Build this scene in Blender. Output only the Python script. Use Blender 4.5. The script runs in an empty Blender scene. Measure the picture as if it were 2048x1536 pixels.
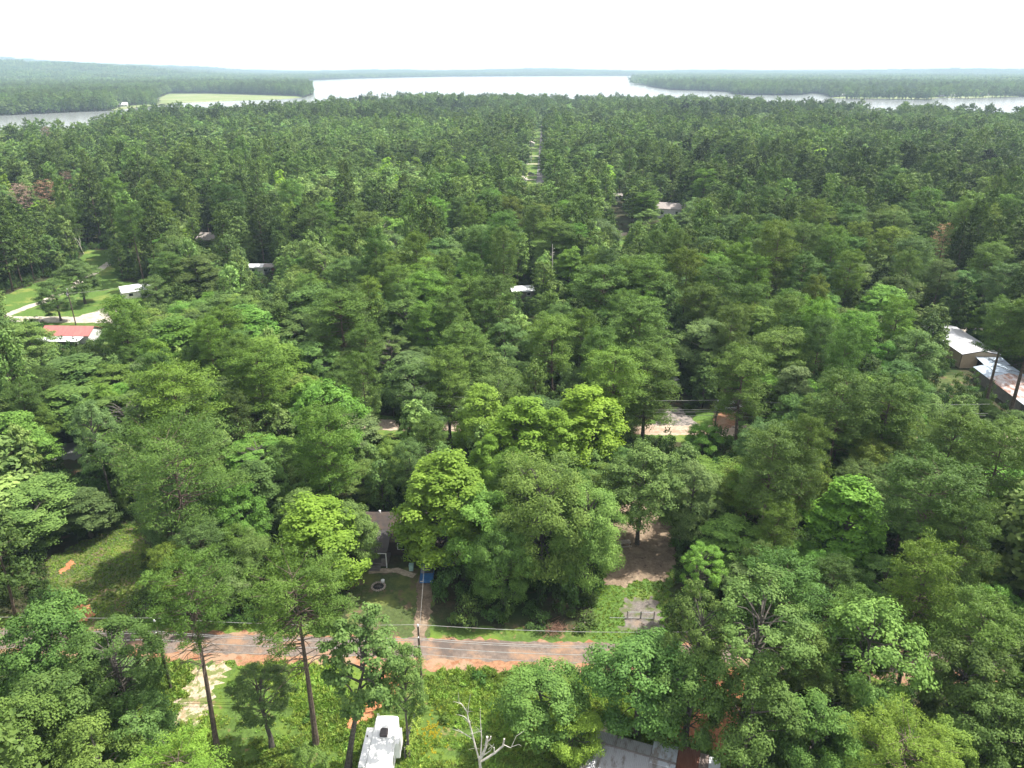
import bpy, math, random
import numpy as np
from mathutils import Vector, Matrix

SC = bpy.context.scene
COL = SC.collection
R = math.radians
rng = np.random.default_rng(7)
random.seed(7)

# ------------------------------------------------------------------ camera
CAMZ = 68.0
PITCH = R(23.38)
FPX = 1462.0            # focal length in pixels of the 2048 px wide photograph
SP, CP = math.sin(PITCH), math.cos(PITCH)
cam = bpy.data.cameras.new('camera')
cam.sensor_width = 36.0
cam.lens = FPX / 2048.0 * 36.0
cam.clip_start = 0.5
cam.clip_end = 80000.0
camo = bpy.data.objects.new('camera', cam)
COL.objects.link(camo)
camo.location = (0, 0, CAMZ)
camo.rotation_euler = (math.pi / 2 - PITCH, 0, 0)
SC.camera = camo

# ------------------------------------------------------------------ world, sun, exposure
SUN_EL = R(58)
SUN_DIR = Vector((0.92, 0.38, 0)).normalized() * math.cos(SUN_EL) + Vector((0, 0, math.sin(SUN_EL)))
w = bpy.data.worlds.new('World')
SC.world = w
w.use_nodes = True
wn = w.node_tree
wn.nodes.clear()
sky = wn.nodes.new('ShaderNodeTexSky')
sky.sky_type = 'NISHITA'
sky.sun_disc = False
sky.sun_elevation = SUN_EL
sky.sun_rotation = math.atan2(SUN_DIR.x, SUN_DIR.y)
sky.air_density = 1.2
sky.dust_density = 4.0
sky.ozone_density = 1.0
bg1 = wn.nodes.new('ShaderNodeBackground')
bg1.inputs[1].default_value = 0.10
bg2 = wn.nodes.new('ShaderNodeBackground')     # thin bright high cloud, whitest towards the horizon
bg2.inputs[0].default_value = (1.0, 1.0, 1.0, 1)
bg2.inputs[1].default_value = 0.80
tc = wn.nodes.new('ShaderNodeTexCoord')
sx = wn.nodes.new('ShaderNodeSeparateXYZ')
mr = wn.nodes.new('ShaderNodeMapRange')
mr.inputs[1].default_value = 0.15
mr.inputs[2].default_value = 0.9
mr.inputs[3].default_value = 0.97
mr.inputs[4].default_value = 0.45
mixs = wn.nodes.new('ShaderNodeMixShader')
wo = wn.nodes.new('ShaderNodeOutputWorld')
wn.links.new(sky.outputs[0], bg1.inputs[0])
wn.links.new(tc.outputs['Generated'], sx.inputs[0])
wn.links.new(sx.outputs[2], mr.inputs[0])
wn.links.new(mr.outputs[0], mixs.inputs[0])
wn.links.new(bg1.outputs[0], mixs.inputs[1])
wn.links.new(bg2.outputs[0], mixs.inputs[2])
wn.links.new(mixs.outputs[0], wo.inputs[0])

sun = bpy.data.lights.new('sun', 'SUN')
sun.energy = 4.6
sun.angle = R(0.6)
sun.color = (1.0, 0.955, 0.87)
suno = bpy.data.objects.new('sun', sun)
COL.objects.link(suno)
suno.location = (60, -20, 120)
suno.rotation_euler = SUN_DIR.to_track_quat('Z', 'Y').to_euler()

SC.view_settings.view_transform = 'Standard'
SC.view_settings.look = 'None'
SC.view_settings.gamma = 1.0
SC.view_settings.use_curve_mapping = False
SC.view_settings.exposure = 1.12
SC.cycles.max_bounces = 6
SC.cycles.diffuse_bounces = 3
SC.cycles.glossy_bounces = 2
SC.cycles.transmission_bounces = 3
SC.cycles.volume_bounces = 0
SC.cycles.transparent_max_bounces = 4
SC.cycles.caustics_reflective = False
SC.cycles.caustics_refractive = False


# ------------------------------------------------------------------ placing helpers
def ray(u, v):
    dx, dy = (u - 1024) / FPX, (v - 768) / FPX
    return dx, CP - dy * SP, -(SP + dy * CP)


def at(u, v, z=0.0):
    """point of height z seen at photo pixel (u, v)"""
    dx, dy, dz = ray(u, v)
    t = (z - CAMZ) / dz
    return Vector((dx * t, dy * t, z))


def depth_of(x, y, z):
    return y * CP - (z - CAMZ) * SP


def pix(x, y, z):
    d = depth_of(x, y, z)
    up = y * SP + (z - CAMZ) * CP
    return 1024 + FPX * x / d, 768 - FPX * up / d


# ------------------------------------------------------------------ materials
def nmat(name):
    m = bpy.data.materials.new(name)
    m.use_nodes = True
    nt = m.node_tree
    nt.nodes.clear()
    out = nt.nodes.new('ShaderNodeOutputMaterial')
    return m, nt, out


def N(nt, kind, **kw):
    n = nt.nodes.new(kind)
    for k, v in kw.items():
        if k.startswith('_'):
            setattr(n, k[1:], v)
        else:
            n.inputs[k.replace('0', ' ')].default_value = v
    return n


def simple(name, col, rough=0.7, metal=0.0, noise=None, nscale=1.5, spec=0.3):
    m, nt, out = nmat(name)
    b = nt.nodes.new('ShaderNodeBsdfPrincipled')
    b.inputs['Roughness'].default_value = rough
    b.inputs['Metallic'].default_value = metal
    b.inputs['Specular IOR Level'].default_value = spec
    if noise is None:
        noise = tuple(c * 0.72 for c in col)
    geo = nt.nodes.new('ShaderNodeNewGeometry')
    no = nt.nodes.new('ShaderNodeTexNoise')
    no.inputs['Scale'].default_value = nscale
    no.inputs['Detail'].default_value = 5
    no.inputs['Roughness'].default_value = 0.65
    nt.links.new(geo.outputs['Position'], no.inputs['Vector'])
    cr = nt.nodes.new('ShaderNodeValToRGB')
    cr.color_ramp.elements[0].position = 0.35
    cr.color_ramp.elements[0].color = (*noise, 1)
    cr.color_ramp.elements[1].position = 0.6
    cr.color_ramp.elements[1].color = (*col, 1)
    nt.links.new(no.outputs[0], cr.inputs[0])
    nt.links.new(cr.outputs[0], b.inputs['Base Color'])
    nt.links.new(b.outputs[0], out.inputs[0])
    return m


def leafmat(name, c0, c1, trans=0.3, hvar=0.025, vvar=0.35, rough=0.6, spec=0.13):
    """foliage: colour between c0 and c1 by leaf tone, tinted by the object colour, small per-tree drift"""
    m, nt, out = nmat(name)
    L = nt.links.new
    a = N(nt, 'ShaderNodeAttribute', _attribute_name='tone')
    mx = N(nt, 'ShaderNodeMix', _data_type='RGBA')
    mx.inputs[6].default_value = (*c0, 1)
    mx.inputs[7].default_value = (*c1, 1)
    L(a.outputs['Fac'], mx.inputs[0])
    oi = nt.nodes.new('ShaderNodeObjectInfo')
    mul = N(nt, 'ShaderNodeMix', _data_type='RGBA', _blend_type='MULTIPLY')
    mul.inputs[0].default_value = 1.0
    L(mx.outputs[2], mul.inputs[6])
    L(oi.outputs['Color'], mul.inputs[7])
    hs = nt.nodes.new('ShaderNodeHueSaturation')
    m1 = N(nt, 'ShaderNodeMapRange')
    m1.inputs[3].default_value = 0.5 - hvar * 0.8
    m1.inputs[4].default_value = 0.5 + hvar * 0.4
    L(oi.outputs['Random'], m1.inputs[0])
    L(m1.outputs[0], hs.inputs['Hue'])
    wn_ = N(nt, 'ShaderNodeTexWhiteNoise', _noise_dimensions='1D')
    L(oi.outputs['Random'], wn_.inputs['W'])
    m2 = N(nt, 'ShaderNodeMapRange')
    m2.inputs[3].default_value = 1 - vvar
    m2.inputs[4].default_value = 1 + vvar
    L(wn_.outputs[0], m2.inputs[0])
    sh_ = N(nt, 'ShaderNodeAttribute', _attribute_name='shade', _attribute_type='INSTANCER')
    ad = N(nt, 'ShaderNodeMath', _operation='ADD')
    L(m2.outputs[0], ad.inputs[0])
    L(sh_.outputs['Fac'], ad.inputs[1])
    L(ad.outputs[0], hs.inputs['Value'])
    L(mul.outputs[2], hs.inputs['Color'])
    b = nt.nodes.new('ShaderNodeBsdfPrincipled')
    b.inputs['Roughness'].default_value = rough
    b.inputs['Specular IOR Level'].default_value = spec
    L(hs.outputs[0], b.inputs['Base Color'])
    t = nt.nodes.new('ShaderNodeBsdfTranslucent')
    h2 = nt.nodes.new('ShaderNodeHueSaturation')
    h2.inputs['Saturation'].default_value = 1.15
    h2.inputs['Value'].default_value = 1.25
    L(hs.outputs[0], h2.inputs['Color'])
    L(h2.outputs[0], t.inputs[0])
    ms = nt.nodes.new('ShaderNodeMixShader')
    ms.inputs[0].default_value = trans
    L(b.outputs[0], ms.inputs[1])
    L(t.outputs[0], ms.inputs[2])
    L(ms.outputs[0], out.inputs[0])
    return m


def groundmat(name, layers, base, rough=0.95):
    """base colour with noise-thresholded layers: (scale, lo, hi, colour, seed offset)"""
    m, nt, out = nmat(name)
    L = nt.links.new
    geo = nt.nodes.new('ShaderNodeNewGeometry')
    cur = None
    fine = N(nt, 'ShaderNodeTexNoise')
    fine.inputs['Scale'].default_value = 2.2
    fine.inputs['Detail'].default_value = 6
    fine.inputs['Roughness'].default_value = 0.7
    L(geo.outputs['Position'], fine.inputs['Vector'])
    cr = nt.nodes.new('ShaderNodeValToRGB')
    cr.color_ramp.elements[0].position = 0.3
    cr.color_ramp.elements[0].color = (*[c * 0.55 for c in base], 1)
    cr.color_ramp.elements[1].position = 0.68
    cr.color_ramp.elements[1].color = (*[min(1, c * 1.3) for c in base], 1)
    L(fine.outputs[0], cr.inputs[0])
    cur = cr.outputs[0]
    for sc, lo, hi, colr, off in layers:
        mp = nt.nodes.new('ShaderNodeMapping')
        mp.inputs['Location'].default_value = (off, off * 1.7, 0)
        L(geo.outputs['Position'], mp.inputs[0])
        no = N(nt, 'ShaderNodeTexNoise')
        no.inputs['Scale'].default_value = sc
        no.inputs['Detail'].default_value = 7
        no.inputs['Roughness'].default_value = 0.62
        L(mp.outputs[0], no.inputs['Vector'])
        mm = N(nt, 'ShaderNodeMapRange')
        mm.inputs[1].default_value = lo
        mm.inputs[2].default_value = hi
        L(no.outputs[0], mm.inputs[0])
        mx = N(nt, 'ShaderNodeMix', _data_type='RGBA')
        L(mm.outputs[0], mx.inputs[0])
        L(cur, mx.inputs[6])
        mx.inputs[7].default_value = (*colr, 1)
        cur = mx.outputs[2]
    b = nt.nodes.new('ShaderNodeBsdfPrincipled')
    b.inputs['Roughness'].default_value = rough
    b.inputs['Specular IOR Level'].default_value = 0.1
    L(cur, b.inputs['Base Color'])
    bp = nt.nodes.new('ShaderNodeBump')
    bp.inputs['Strength'].default_value = 0.5
    bp.inputs['Distance'].default_value = 0.15
    L(fine.outputs[0], bp.inputs['Height'])
    L(bp.outputs[0], b.inputs['Normal'])
    L(b.outputs[0], out.inputs[0])
    return m


def metalroof(name, col, rust=None, lo=0.5, hi=0.6, axis='X', pitch=0.9, rough=0.4, metal=0.6):
    """ribbed sheet metal with rust patches; ribs across object axis"""
    m, nt, out = nmat(name)
    L = nt.links.new
    tc_ = nt.nodes.new('ShaderNodeTexCoord')
    b = nt.nodes.new('ShaderNodeBsdfPrincipled')
    b.inputs['Roughness'].default_value = rough
    b.inputs['Metallic'].default_value = metal
    wv = N(nt, 'ShaderNodeTexWave', _wave_type='BANDS', _bands_direction=axis)
    wv.inputs['Scale'].default_value = 1.0 / pitch
    L(tc_.outputs['Object'], wv.inputs[0])
    no = N(nt, 'ShaderNodeTexNoise')
    no.inputs['Scale'].default_value = 0.55
    no.inputs['Detail'].default_value = 8
    no.inputs['Roughness'].default_value = 0.68
    mp = nt.nodes.new('ShaderNodeMapping')
    mp.inputs['Scale'].default_value = (2.2, 0.7, 1) if axis == 'X' else (0.7, 2.2, 1)
    L(tc_.outputs['Object'], mp.inputs[0])
    L(mp.outputs[0], no.inputs['Vector'])
    cr = nt.nodes.new('ShaderNodeValToRGB')
    cr.color_ramp.elements[0].position = lo
    cr.color_ramp.elements[0].color = (*col, 1)
    cr.color_ramp.elements[1].position = hi
    cr.color_ramp.elements[1].color = (*(rust or [c * 0.7 for c in col]), 1)
    L(no.outputs[0], cr.inputs[0])
    L(cr.outputs[0], b.inputs['Base Color'])
    bp = nt.nodes.new('ShaderNodeBump')
    bp.inputs['Strength'].default_value = 0.6
    bp.inputs['Distance'].default_value = 0.05
    L(wv.outputs[0], bp.inputs['Height'])
    L(bp.outputs[0], b.inputs['Normal'])
    L(b.outputs[0], out.inputs[0])
    return m


M = {}
M['bark_pine'] = simple('pine bark', (0.14, 0.105, 0.08), 0.95, noise=(0.055, 0.042, 0.034), nscale=3)
M['bark_oak'] = simple('oak bark', (0.12, 0.105, 0.09), 0.95, noise=(0.05, 0.045, 0.04), nscale=3)
M['deadwood'] = simple('weathered dead wood', (0.60, 0.56, 0.50), 0.9, noise=(0.38, 0.35, 0.31), nscale=2)
M['leaf_oak'] = leafmat('broadleaf foliage', (0.058, 0.110, 0.029), (0.190, 0.284, 0.080), vvar=.22)
M['leaf_lime'] = leafmat('lime green foliage', (0.120, 0.210, 0.026), (0.290, 0.430, 0.062), trans=0.4, hvar=0.01, vvar=0.12)
M['leaf_pine'] = leafmat('pine needles', (0.053, 0.099, 0.024), (0.156, 0.240, 0.057), trans=0.25, hvar=.018, vvar=.2)
M['leaf_red'] = leafmat('dead pine needles', (0.26, 0.135, 0.08), (0.42, 0.23, 0.14), trans=0.1, hvar=0.01, vvar=0.15)
M['leaf_grey'] = leafmat('dead grey twigs', (0.20, 0.16, 0.13), (0.34, 0.27, 0.22), trans=0.05, hvar=0.01, vvar=0.15)
M['leaf_brush'] = leafmat('understory foliage', (0.030, 0.065, 0.018), (0.10, 0.18, 0.042), trans=0.3, hvar=0.03)
M['grass_blade'] = leafmat('grass blades', (0.095, 0.19, 0.03), (0.25, 0.36, 0.07), trans=0.3, hvar=0.035, vvar=0.3)
M['flower'] = leafmat('yellow wildflower heads', (0.45, 0.38, 0.03), (0.62, 0.54, 0.05), trans=0.2, hvar=0.01, vvar=0.1)

M['ground'] = groundmat('forest floor', [(0.09, 0.45, 0.6, (0.035, 0.06, 0.018), 3), (0.4, 0.55, 0.7, (0.10, 0.065, 0.04), 9)], (0.05, 0.05, 0.026))
M['lawn'] = groundmat('rough meadow', [(0.16, 0.50, 0.62, (0.115, 0.175, 0.03), 2), (0.33, 0.60, 0.70, (0.25, 0.18, 0.09), 5),
                                       (0.8, 0.60, 0.68, (0.22, 0.15, 0.08), 8)], (0.075, 0.125, 0.028))
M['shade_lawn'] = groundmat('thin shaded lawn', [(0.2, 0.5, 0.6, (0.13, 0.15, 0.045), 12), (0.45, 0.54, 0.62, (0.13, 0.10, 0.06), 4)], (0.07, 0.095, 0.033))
M['mown'] = groundmat('mown lawn', [(0.12, 0.52, 0.62, (0.17, 0.205, 0.05), 2), (0.3, 0.64, 0.7, (0.26, 0.21, 0.10), 5)], (0.085, 0.15, 0.032))
M['litter'] = groundmat('leaf litter', [(0.5, 0.5, 0.6, (0.26, 0.20, 0.14), 7), (0.9, 0.58, 0.66, (0.07, 0.05, 0.04), 3)], (0.20, 0.15, 0.105))
M['dirt'] = groundmat('orange clay', [(0.5, 0.5, 0.62, (0.46, 0.22, 0.115), 7), (1.5, 0.6, 0.7, (0.24, 0.11, 0.06), 1)], (0.38, 0.165, 0.08))
M['sand'] = groundmat('pale sandy gravel', [(0.8, 0.5, 0.62, (0.30, 0.22, 0.13), 7), (0.9, 0.49, 0.56, (0.15, 0.17, 0.06), 2)], (0.42, 0.35, 0.26))
M['road'] = groundmat('worn asphalt', [(0.25, 0.48, 0.6, (0.27, 0.17, 0.11), 7), (0.12, 0.53, 0.63, (0.105, 0.085, 0.075), 3)], (0.170, 0.136, 0.115))
M['shoulder'] = groundmat('clay road shoulder', [(0.3, 0.46, 0.55, (0.29, 0.195, 0.13), 7), (0.7, 0.55, 0.65, (0.23, 0.105, 0.055), 2), (1.1, 0.58, 0.66, (0.12, 0.15, 0.05), 6)], (0.29, 0.155, 0.09))
M['sandroad'] = groundmat('sandy road', [(0.3, 0.5, 0.6, (0.30, 0.22, 0.16), 7)], (0.42, 0.335, 0.26))
M['whiteroad'] = groundmat('bleached gravel road', [(0.3, 0.52, 0.62, (0.32, 0.29, 0.21), 7)], (0.42, 0.38, 0.32))
M['greyroad'] = groundmat('grey asphalt', [(0.3, 0.5, 0.6, (0.24, 0.22, 0.21), 7)], (0.19, 0.18, 0.18))
M['ash'] = groundmat('grey gravel and ash', [(0.7, 0.48, 0.56, (0.10, 0.095, 0.09), 7), (0.35, 0.55, 0.65, (0.34, 0.28, 0.23), 1)], (0.24, 0.21, 0.19))
M['padgravel'] = groundmat('brownish grey gravel', [(0.5, 0.48, 0.58, (0.10, 0.12, 0.05), 7), (0.35, 0.55, 0.65, (0.22, 0.17, 0.13), 1)], (0.165, 0.145, 0.13))
M['concrete'] = groundmat('pale concrete', [(0.8, 0.5, 0.6, (0.33, 0.27, 0.2), 7)], (0.44, 0.36, 0.27))
M['shorelawn'] = groundmat('bright shore grass', [(0.01, 0.5, 0.6, (0.22, 0.23, 0.12), 7)], (0.17, 0.21, 0.08))
M['farland'] = groundmat('far woods floor', [], (0.03, 0.05, 0.025))

M['white'] = simple('white painted metal', (0.82, 0.82, 0.81), 0.35, noise=(0.74, 0.74, 0.73))
M['whitewall'] = simple('white siding', (0.74, 0.74, 0.72), 0.6)
M['tan'] = simple('tan metal siding', (0.52, 0.40, 0.28), 0.6, noise=(0.46, 0.35, 0.24))
M['darkwall'] = simple('dark brown siding', (0.055, 0.04, 0.034), 0.8)
M['maroon'] = simple('maroon siding', (0.17, 0.05, 0.055), 0.7)
M['greywall'] = simple('grey weathered boards', (0.19, 0.17, 0.16), 0.85)
M['shingle'] = simple('dark mossy shingles', (0.072, 0.064, 0.062), 0.9, noise=(0.045, 0.042, 0.044), nscale=0.8)
M['shingle_brown'] = simple('brown shingles with leaf litter', (0.085, 0.062, 0.05), 0.9, noise=(0.042, 0.039, 0.04), nscale=0.8)
M['shingle_pale'] = simple('pale grey shingles', (0.36, 0.32, 0.30), 0.9)
M['black'] = simple('black', (0.012, 0.012, 0.013), 0.4)
M['glass'] = simple('dark window glass', (0.02, 0.025, 0.03), 0.08, spec=0.6)
M['charcoal'] = simple('charcoal plastic', (0.075, 0.062, 0.062), 0.5)
M['grey'] = simple('grey plastic', (0.30, 0.30, 0.31), 0.5)
M['galv'] = simple('galvanised steel', (0.50, 0.51, 0.52), 0.4, metal=0.6)
M['polewood'] = simple('creosoted pole wood', (0.13, 0.10, 0.08), 0.9, noise=(0.06, 0.05, 0.045), nscale=4)
M['porcelain'] = simple('pale porcelain', (0.72, 0.72, 0.74), 0.3)
M['wire'] = simple('aluminium cable', (0.40, 0.39, 0.37), 0.5, metal=0.3)
M['blue'] = simple('blue car paint', (0.05, 0.17, 0.40), 0.3)
M['bluetarp'] = simple('bright blue tarp', (0.08, 0.27, 0.62), 0.5)
M['carwhite'] = simple('white car paint', (0.72, 0.72, 0.72), 0.25)
M['stone'] = simple('pale ring stones', (0.40, 0.34, 0.29), 0.9, noise=(0.2, 0.17, 0.14), nscale=4)
M['rubber'] = simple('tyre rubber', (0.02, 0.02, 0.02), 0.8)
M['roof_red'] = metalroof('faded red metal roof', (0.40, 0.125, 0.115), (0.46, 0.18, 0.15), 0.4, 0.7, metal=0.1)
M['roof_white'] = metalroof('white metal roof', (0.80, 0.81, 0.83), (0.66, 0.66, 0.66), 0.5, 0.75, metal=0.1)
M['roof_silver'] = metalroof('silver metal roof', (0.66, 0.66, 0.69), (0.42, 0.27, 0.20), 0.60, 0.68, rough=0.35, metal=0.35)
M['roof_blue'] = metalroof('blue grey metal roof', (0.38, 0.46, 0.55), (0.47, 0.53, 0.60), 0.4, 0.7, metal=0.3)
M['roof_rust'] = metalroof('rusty metal roof', (0.55, 0.52, 0.52), (0.33, 0.17, 0.115), 0.42, 0.58, metal=0.3)
M['roof_old'] = metalroof('old grey tin roof', (0.37, 0.37, 0.385), (0.17, 0.15, 0.13), 0.5, 0.62, pitch=0.6, metal=0.2)
M['roof_bright'] = metalroof('bright tin sheet', (0.60, 0.64, 0.70), (0.33, 0.29, 0.27), 0.52, 0.62, pitch=0.6, metal=0.3)
M['roof_brown'] = metalroof('rust brown tin sheet', (0.155, 0.062, 0.038), (0.22, 0.10, 0.06), 0.5, 0.7, pitch=0.6, metal=0.1)
M['roof_drab'] = metalroof('drab grey brown tin sheet', (0.17, 0.13, 0.115), (0.24, 0.19, 0.16), 0.5, 0.7, pitch=0.6, metal=0.1)
M['roof_shine'] = metalroof('white corrugated sheet', (0.74, 0.77, 0.80), (0.5, 0.5, 0.5), 0.62, 0.68, pitch=0.35, metal=0.2)
M['brushpile'] = simple('cut brown branches', (0.26, 0.15, 0.10), 0.9, noise=(0.13, 0.075, 0.055), nscale=4)
M['fence_dark'] = simple('dark fence boards', (0.035, 0.043, 0.045), 0.7)

m, nt, out = nmat('lake water')
b = nt.nodes.new('ShaderNodeBsdfPrincipled')
b.inputs['Base Color'].default_value = (0.20, 0.21, 0.205, 1)
b.inputs['Roughness'].default_value = 0.16
b.inputs['IOR'].default_value = 1.33
geo = nt.nodes.new('ShaderNodeNewGeometry')
no = N(nt, 'ShaderNodeTexNoise')
no.inputs['Scale'].default_value = 0.12
no.inputs['Detail'].default_value = 4
nt.links.new(geo.outputs['Position'], no.inputs['Vector'])
bp = nt.nodes.new('ShaderNodeBump')
bp.inputs['Strength'].default_value = 0.6
bp.inputs['Distance'].default_value = 0.6
nt.links.new(no.outputs[0], bp.inputs['Height'])
nt.links.new(bp.outputs[0], b.inputs['Normal'])
nt.links.new(b.outputs[0], out.inputs[0])
M['water'] = m


# ------------------------------------------------------------------ mesh building
class MB:
    """collects quads (and ngons) for one mesh object"""

    def __init__(self):
        self.v, self.f, self.n = [], [], 0
        self.q = []          # numpy blocks of quads: verts (k,4,3), tone (k,)

    def add(self, verts, faces):
        self.v += [tuple(p) for p in verts]
        self.f += [tuple(i + self.n for i in f) for f in faces]
        self.n += len(verts)
        return self

    def box(self, x0, x1, y0, y1, z0, z1):
        p = [(x0, y0, z0), (x1, y0, z0), (x1, y1, z0), (x0, y1, z0), (x0, y0, z1), (x1, y0, z1), (x1, y1, z1), (x0, y1, z1)]
        return self.add(p, [(3, 2, 1, 0), (4, 5, 6, 7), (0, 1, 5, 4), (1, 2, 6, 5), (2, 3, 7, 6), (3, 0, 4, 7)])

    def prism(self, poly, h0, h1, axis='z'):
        """extrude polygon; axis z: poly (x,y); axis y: poly (x,z); axis x: poly (y,z)"""
        def P(a, b_, h):
            return (a, b_, h) if axis == 'z' else ((a, h, b_) if axis == 'y' else (h, a, b_))
        k = len(poly)
        vs = [P(a, b_, h0) for a, b_ in poly] + [P(a, b_, h1) for a, b_ in poly]
        fs = [tuple(range(k))[::-1], tuple(range(k, 2 * k))] + [(i, (i + 1) % k, k + (i + 1) % k, k + i) for i in range(k)]
        return self.add(vs, fs)

    def tube(self, pts, rad, sides=7, cap=True):
        pts = [Vector(p) for p in pts]
        vs, fs = [], []
        for i, p in enumerate(pts):
            d = (pts[min(i + 1, len(pts) - 1)] - pts[max(i - 1, 0)]).normalized()
            a = d.orthogonal().normalized() if i == 0 else (a - d * a.dot(d)).normalized()
            b_ = d.cross(a)
            r = rad[i] if hasattr(rad, '__len__') else rad
            for k in range(sides):
                t = 2 * math.pi * k / sides
                vs.append(p + a * (r * math.cos(t)) + b_ * (r * math.sin(t)))
        for i in range(len(pts) - 1):
            for k in range(sides):
                k2 = (k + 1) % sides
                fs.append((i * sides + k, i * sides + k2, (i + 1) * sides + k2, (i + 1) * sides + k))
        if cap:
            fs.append(tuple(range(sides))[::-1])
            fs.append(tuple((len(pts) - 1) * sides + k for k in range(sides)))
        return self.add(vs, fs)

    def ball(self, c, rx, ry, rz, seg=10, rings=6, jit=0.0):
        vs, fs = [], []
        for i in range(rings + 1):
            th = math.pi * i / rings
            for k in range(seg):
                ph = 2 * math.pi * k / seg
                j = 1 + random.uniform(-jit, jit)
                vs.append((c[0] + rx * j * math.sin(th) * math.cos(ph), c[1] + ry * j * math.sin(th) * math.sin(ph), c[2] + rz * j * math.cos(th)))
        for i in range(rings):
            for k in range(seg):
                k2 = (k + 1) % seg
                fs.append((i * seg + k, (i + 1) * seg + k, (i + 1) * seg + k2, i * seg + k2))
        return self.add(vs, fs)

    def leaves(self, c, nrm, size, tone, aspect=0.6, along=None):
        """kite shaped leaf faces"""
        k = len(c)
        nrm = nrm / (np.linalg.norm(nrm, axis=1, keepdims=True) + 1e-9)
        a = rng.normal(size=(k, 3)) if along is None else along
        a = a - nrm * (a * nrm).sum(1, keepdims=True)
        a /= np.linalg.norm(a, axis=1, keepdims=True) + 1e-9
        b_ = np.cross(nrm, a)
        s = np.asarray(size).reshape(-1, 1) * np.ones((k, 1))
        A, B = a * s * 0.5, b_ * s * 0.5 * aspect
        self.q.append((np.stack([c - A, c + B - A * 0.1, c + A, c - B - A * 0.1], 1), np.clip(tone, 0, 1)))
        return self

    def mesh(self, name, mats):
        me = bpy.data.meshes.new(name)
        if self.q:
            V = np.concatenate([q[0] for q in self.q]).reshape(-1, 3).astype(np.float32)
            T = np.concatenate([q[1] for q in self.q]).astype(np.float32)
            nq = len(T)
            me.vertices.add(len(V))
            me.vertices.foreach_set('co', V.ravel())
            me.loops.add(nq * 4)
            me.loops.foreach_set('vertex_index', np.arange(nq * 4, dtype=np.int32))
            me.polygons.add(nq)
            me.polygons.foreach_set('loop_start', np.arange(0, nq * 4, 4, dtype=np.int32))
            me.update(calc_edges=True)
            at_ = me.attributes.new('tone', 'FLOAT', 'FACE')
            at_.data.foreach_set('value', T)
        else:
            me.from_pydata([tuple(p) for p in self.v], [], self.f)
            me.update()
        for mt in (mats if isinstance(mats, (list, tuple)) else [mats]):
            me.materials.append(mt)
        return me

    def obj(self, name, mats, parent=None, smooth=False, loc=None):
        me = self.mesh(name, mats)
        if smooth:
            me.polygons.foreach_set('use_smooth', [True] * len(me.polygons))
        return link(name, me, parent, loc)


def link(name, me, parent=None, loc=None):
    o = bpy.data.objects.new(name, me)
    COL.objects.link(o)
    if parent is not None:
        o.parent = parent
    if loc is not None:
        o.location = loc
    return o


def tag(o, label=None, cat=None, group=None, kind=None):
    if label:
        o['label'] = label
    if cat:
        o['category'] = cat
    if group:
        o['group'] = group
    if kind:
        o['kind'] = kind
    return o


def empty(name, loc, rz=0.0, label=None, cat=None, group=None):
    o = bpy.data.objects.new(name, None)
    o.empty_display_size = 0.5
    COL.objects.link(o)
    o.location = loc
    o.rotation_euler = (0, 0, rz)
    return tag(o, label, cat, group)


def rough_poly(pts, step=0.7, amp=0.35):
    """world polygon with an irregular edge"""
    out_ = []
    k = len(pts)
    for i in range(k):
        a, b_ = Vector(pts[i][:2]), Vector(pts[(i + 1) % k][:2])
        d = b_ - a
        n_ = max(1, min(240, int(d.length / step)))
        nrm = Vector((-d.y, d.x)).normalized() if d.length > 0 else Vector((0, 0))
        for j in range(n_):
            out_.append(a + d * (j / n_) + nrm * random.uniform(-amp, amp))
    return out_


def sheet(name, pts, z, mat, step=0.7, amp=0.35, kind='structure', label=None):
    from mathutils.geometry import tessellate_polygon
    P = rough_poly(pts, step, amp) if amp else [Vector(p[:2]) for p in pts]
    P3 = [Vector((p.x, p.y, 0)) for p in P]
    tris = tessellate_polygon([P3])
    tri2 = []
    for t in tris:
        a, b_, c = (P[i] for i in t)
        tri2.append(t if (b_ - a).cross(c - a) > 0 else t[::-1])
    me = bpy.data.meshes.new(name)
    me.from_pydata([(p.x, p.y, z) for p in P], [], tri2)
    me.materials.append(mat)
    me.update()
    return tag(link(name, me), label, None, None, kind)


def px_poly(uv, z=0.0):
    return [at(u, v, z) for u, v in uv]


def strip(pts, w0, w1=None):
    """polygon of a strip along a centre line, half widths to its left and right"""
    w1 = w0 if w1 is None else w1
    Lp, Rp = [], []
    for i, p in enumerate(pts):
        d = Vector(pts[min(i + 1, len(pts) - 1)][:2]) - Vector(pts[max(i - 1, 0)][:2])
        nrm = Vector((-d.y, d.x)).normalized()
        p = Vector(p[:2])
        Lp.append(p + nrm * w0)
        Rp.append(p - nrm * w1)
    return Rp + Lp[::-1]


# ------------------------------------------------------------------ ground, lake, roads
def smooth(a, b_, x):
    t = np.clip((x - a) / (b_ - a), 0, 1)
    return t * t * (3 - 2 * t)


def zland(x, y):
    """height of the land: flat near, rising to low hills far off, highest to the left"""
    x = np.asarray(x, float)
    y = np.asarray(y, float)
    r = np.hypot(x, y)
    az = x / np.maximum(y, 1.0)
    z = 60 * smooth(4800, 9000, r) * smooth(-0.30, -0.9, az) * (y > 0)
    z = z + 45 * smooth(3000, 5500, r) * smooth(-0.30, -0.7, az) * (y > 0)
    z = z + 30 * smooth(7500, 10500, r)
    z = z + 16 * smooth(3600, 5200, r) * smooth(-.3, -.5, az) * (1 + np.sin(r * 0.0042 + 4 * az) + .6 * np.sin(x * .0023 + 2))
    z = z + 8 * smooth(7000, 9500, r) * (np.sin(x * 0.0013 + 1.3) + np.sin(x * 0.0031 + y * 0.0007))
    return z


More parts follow.
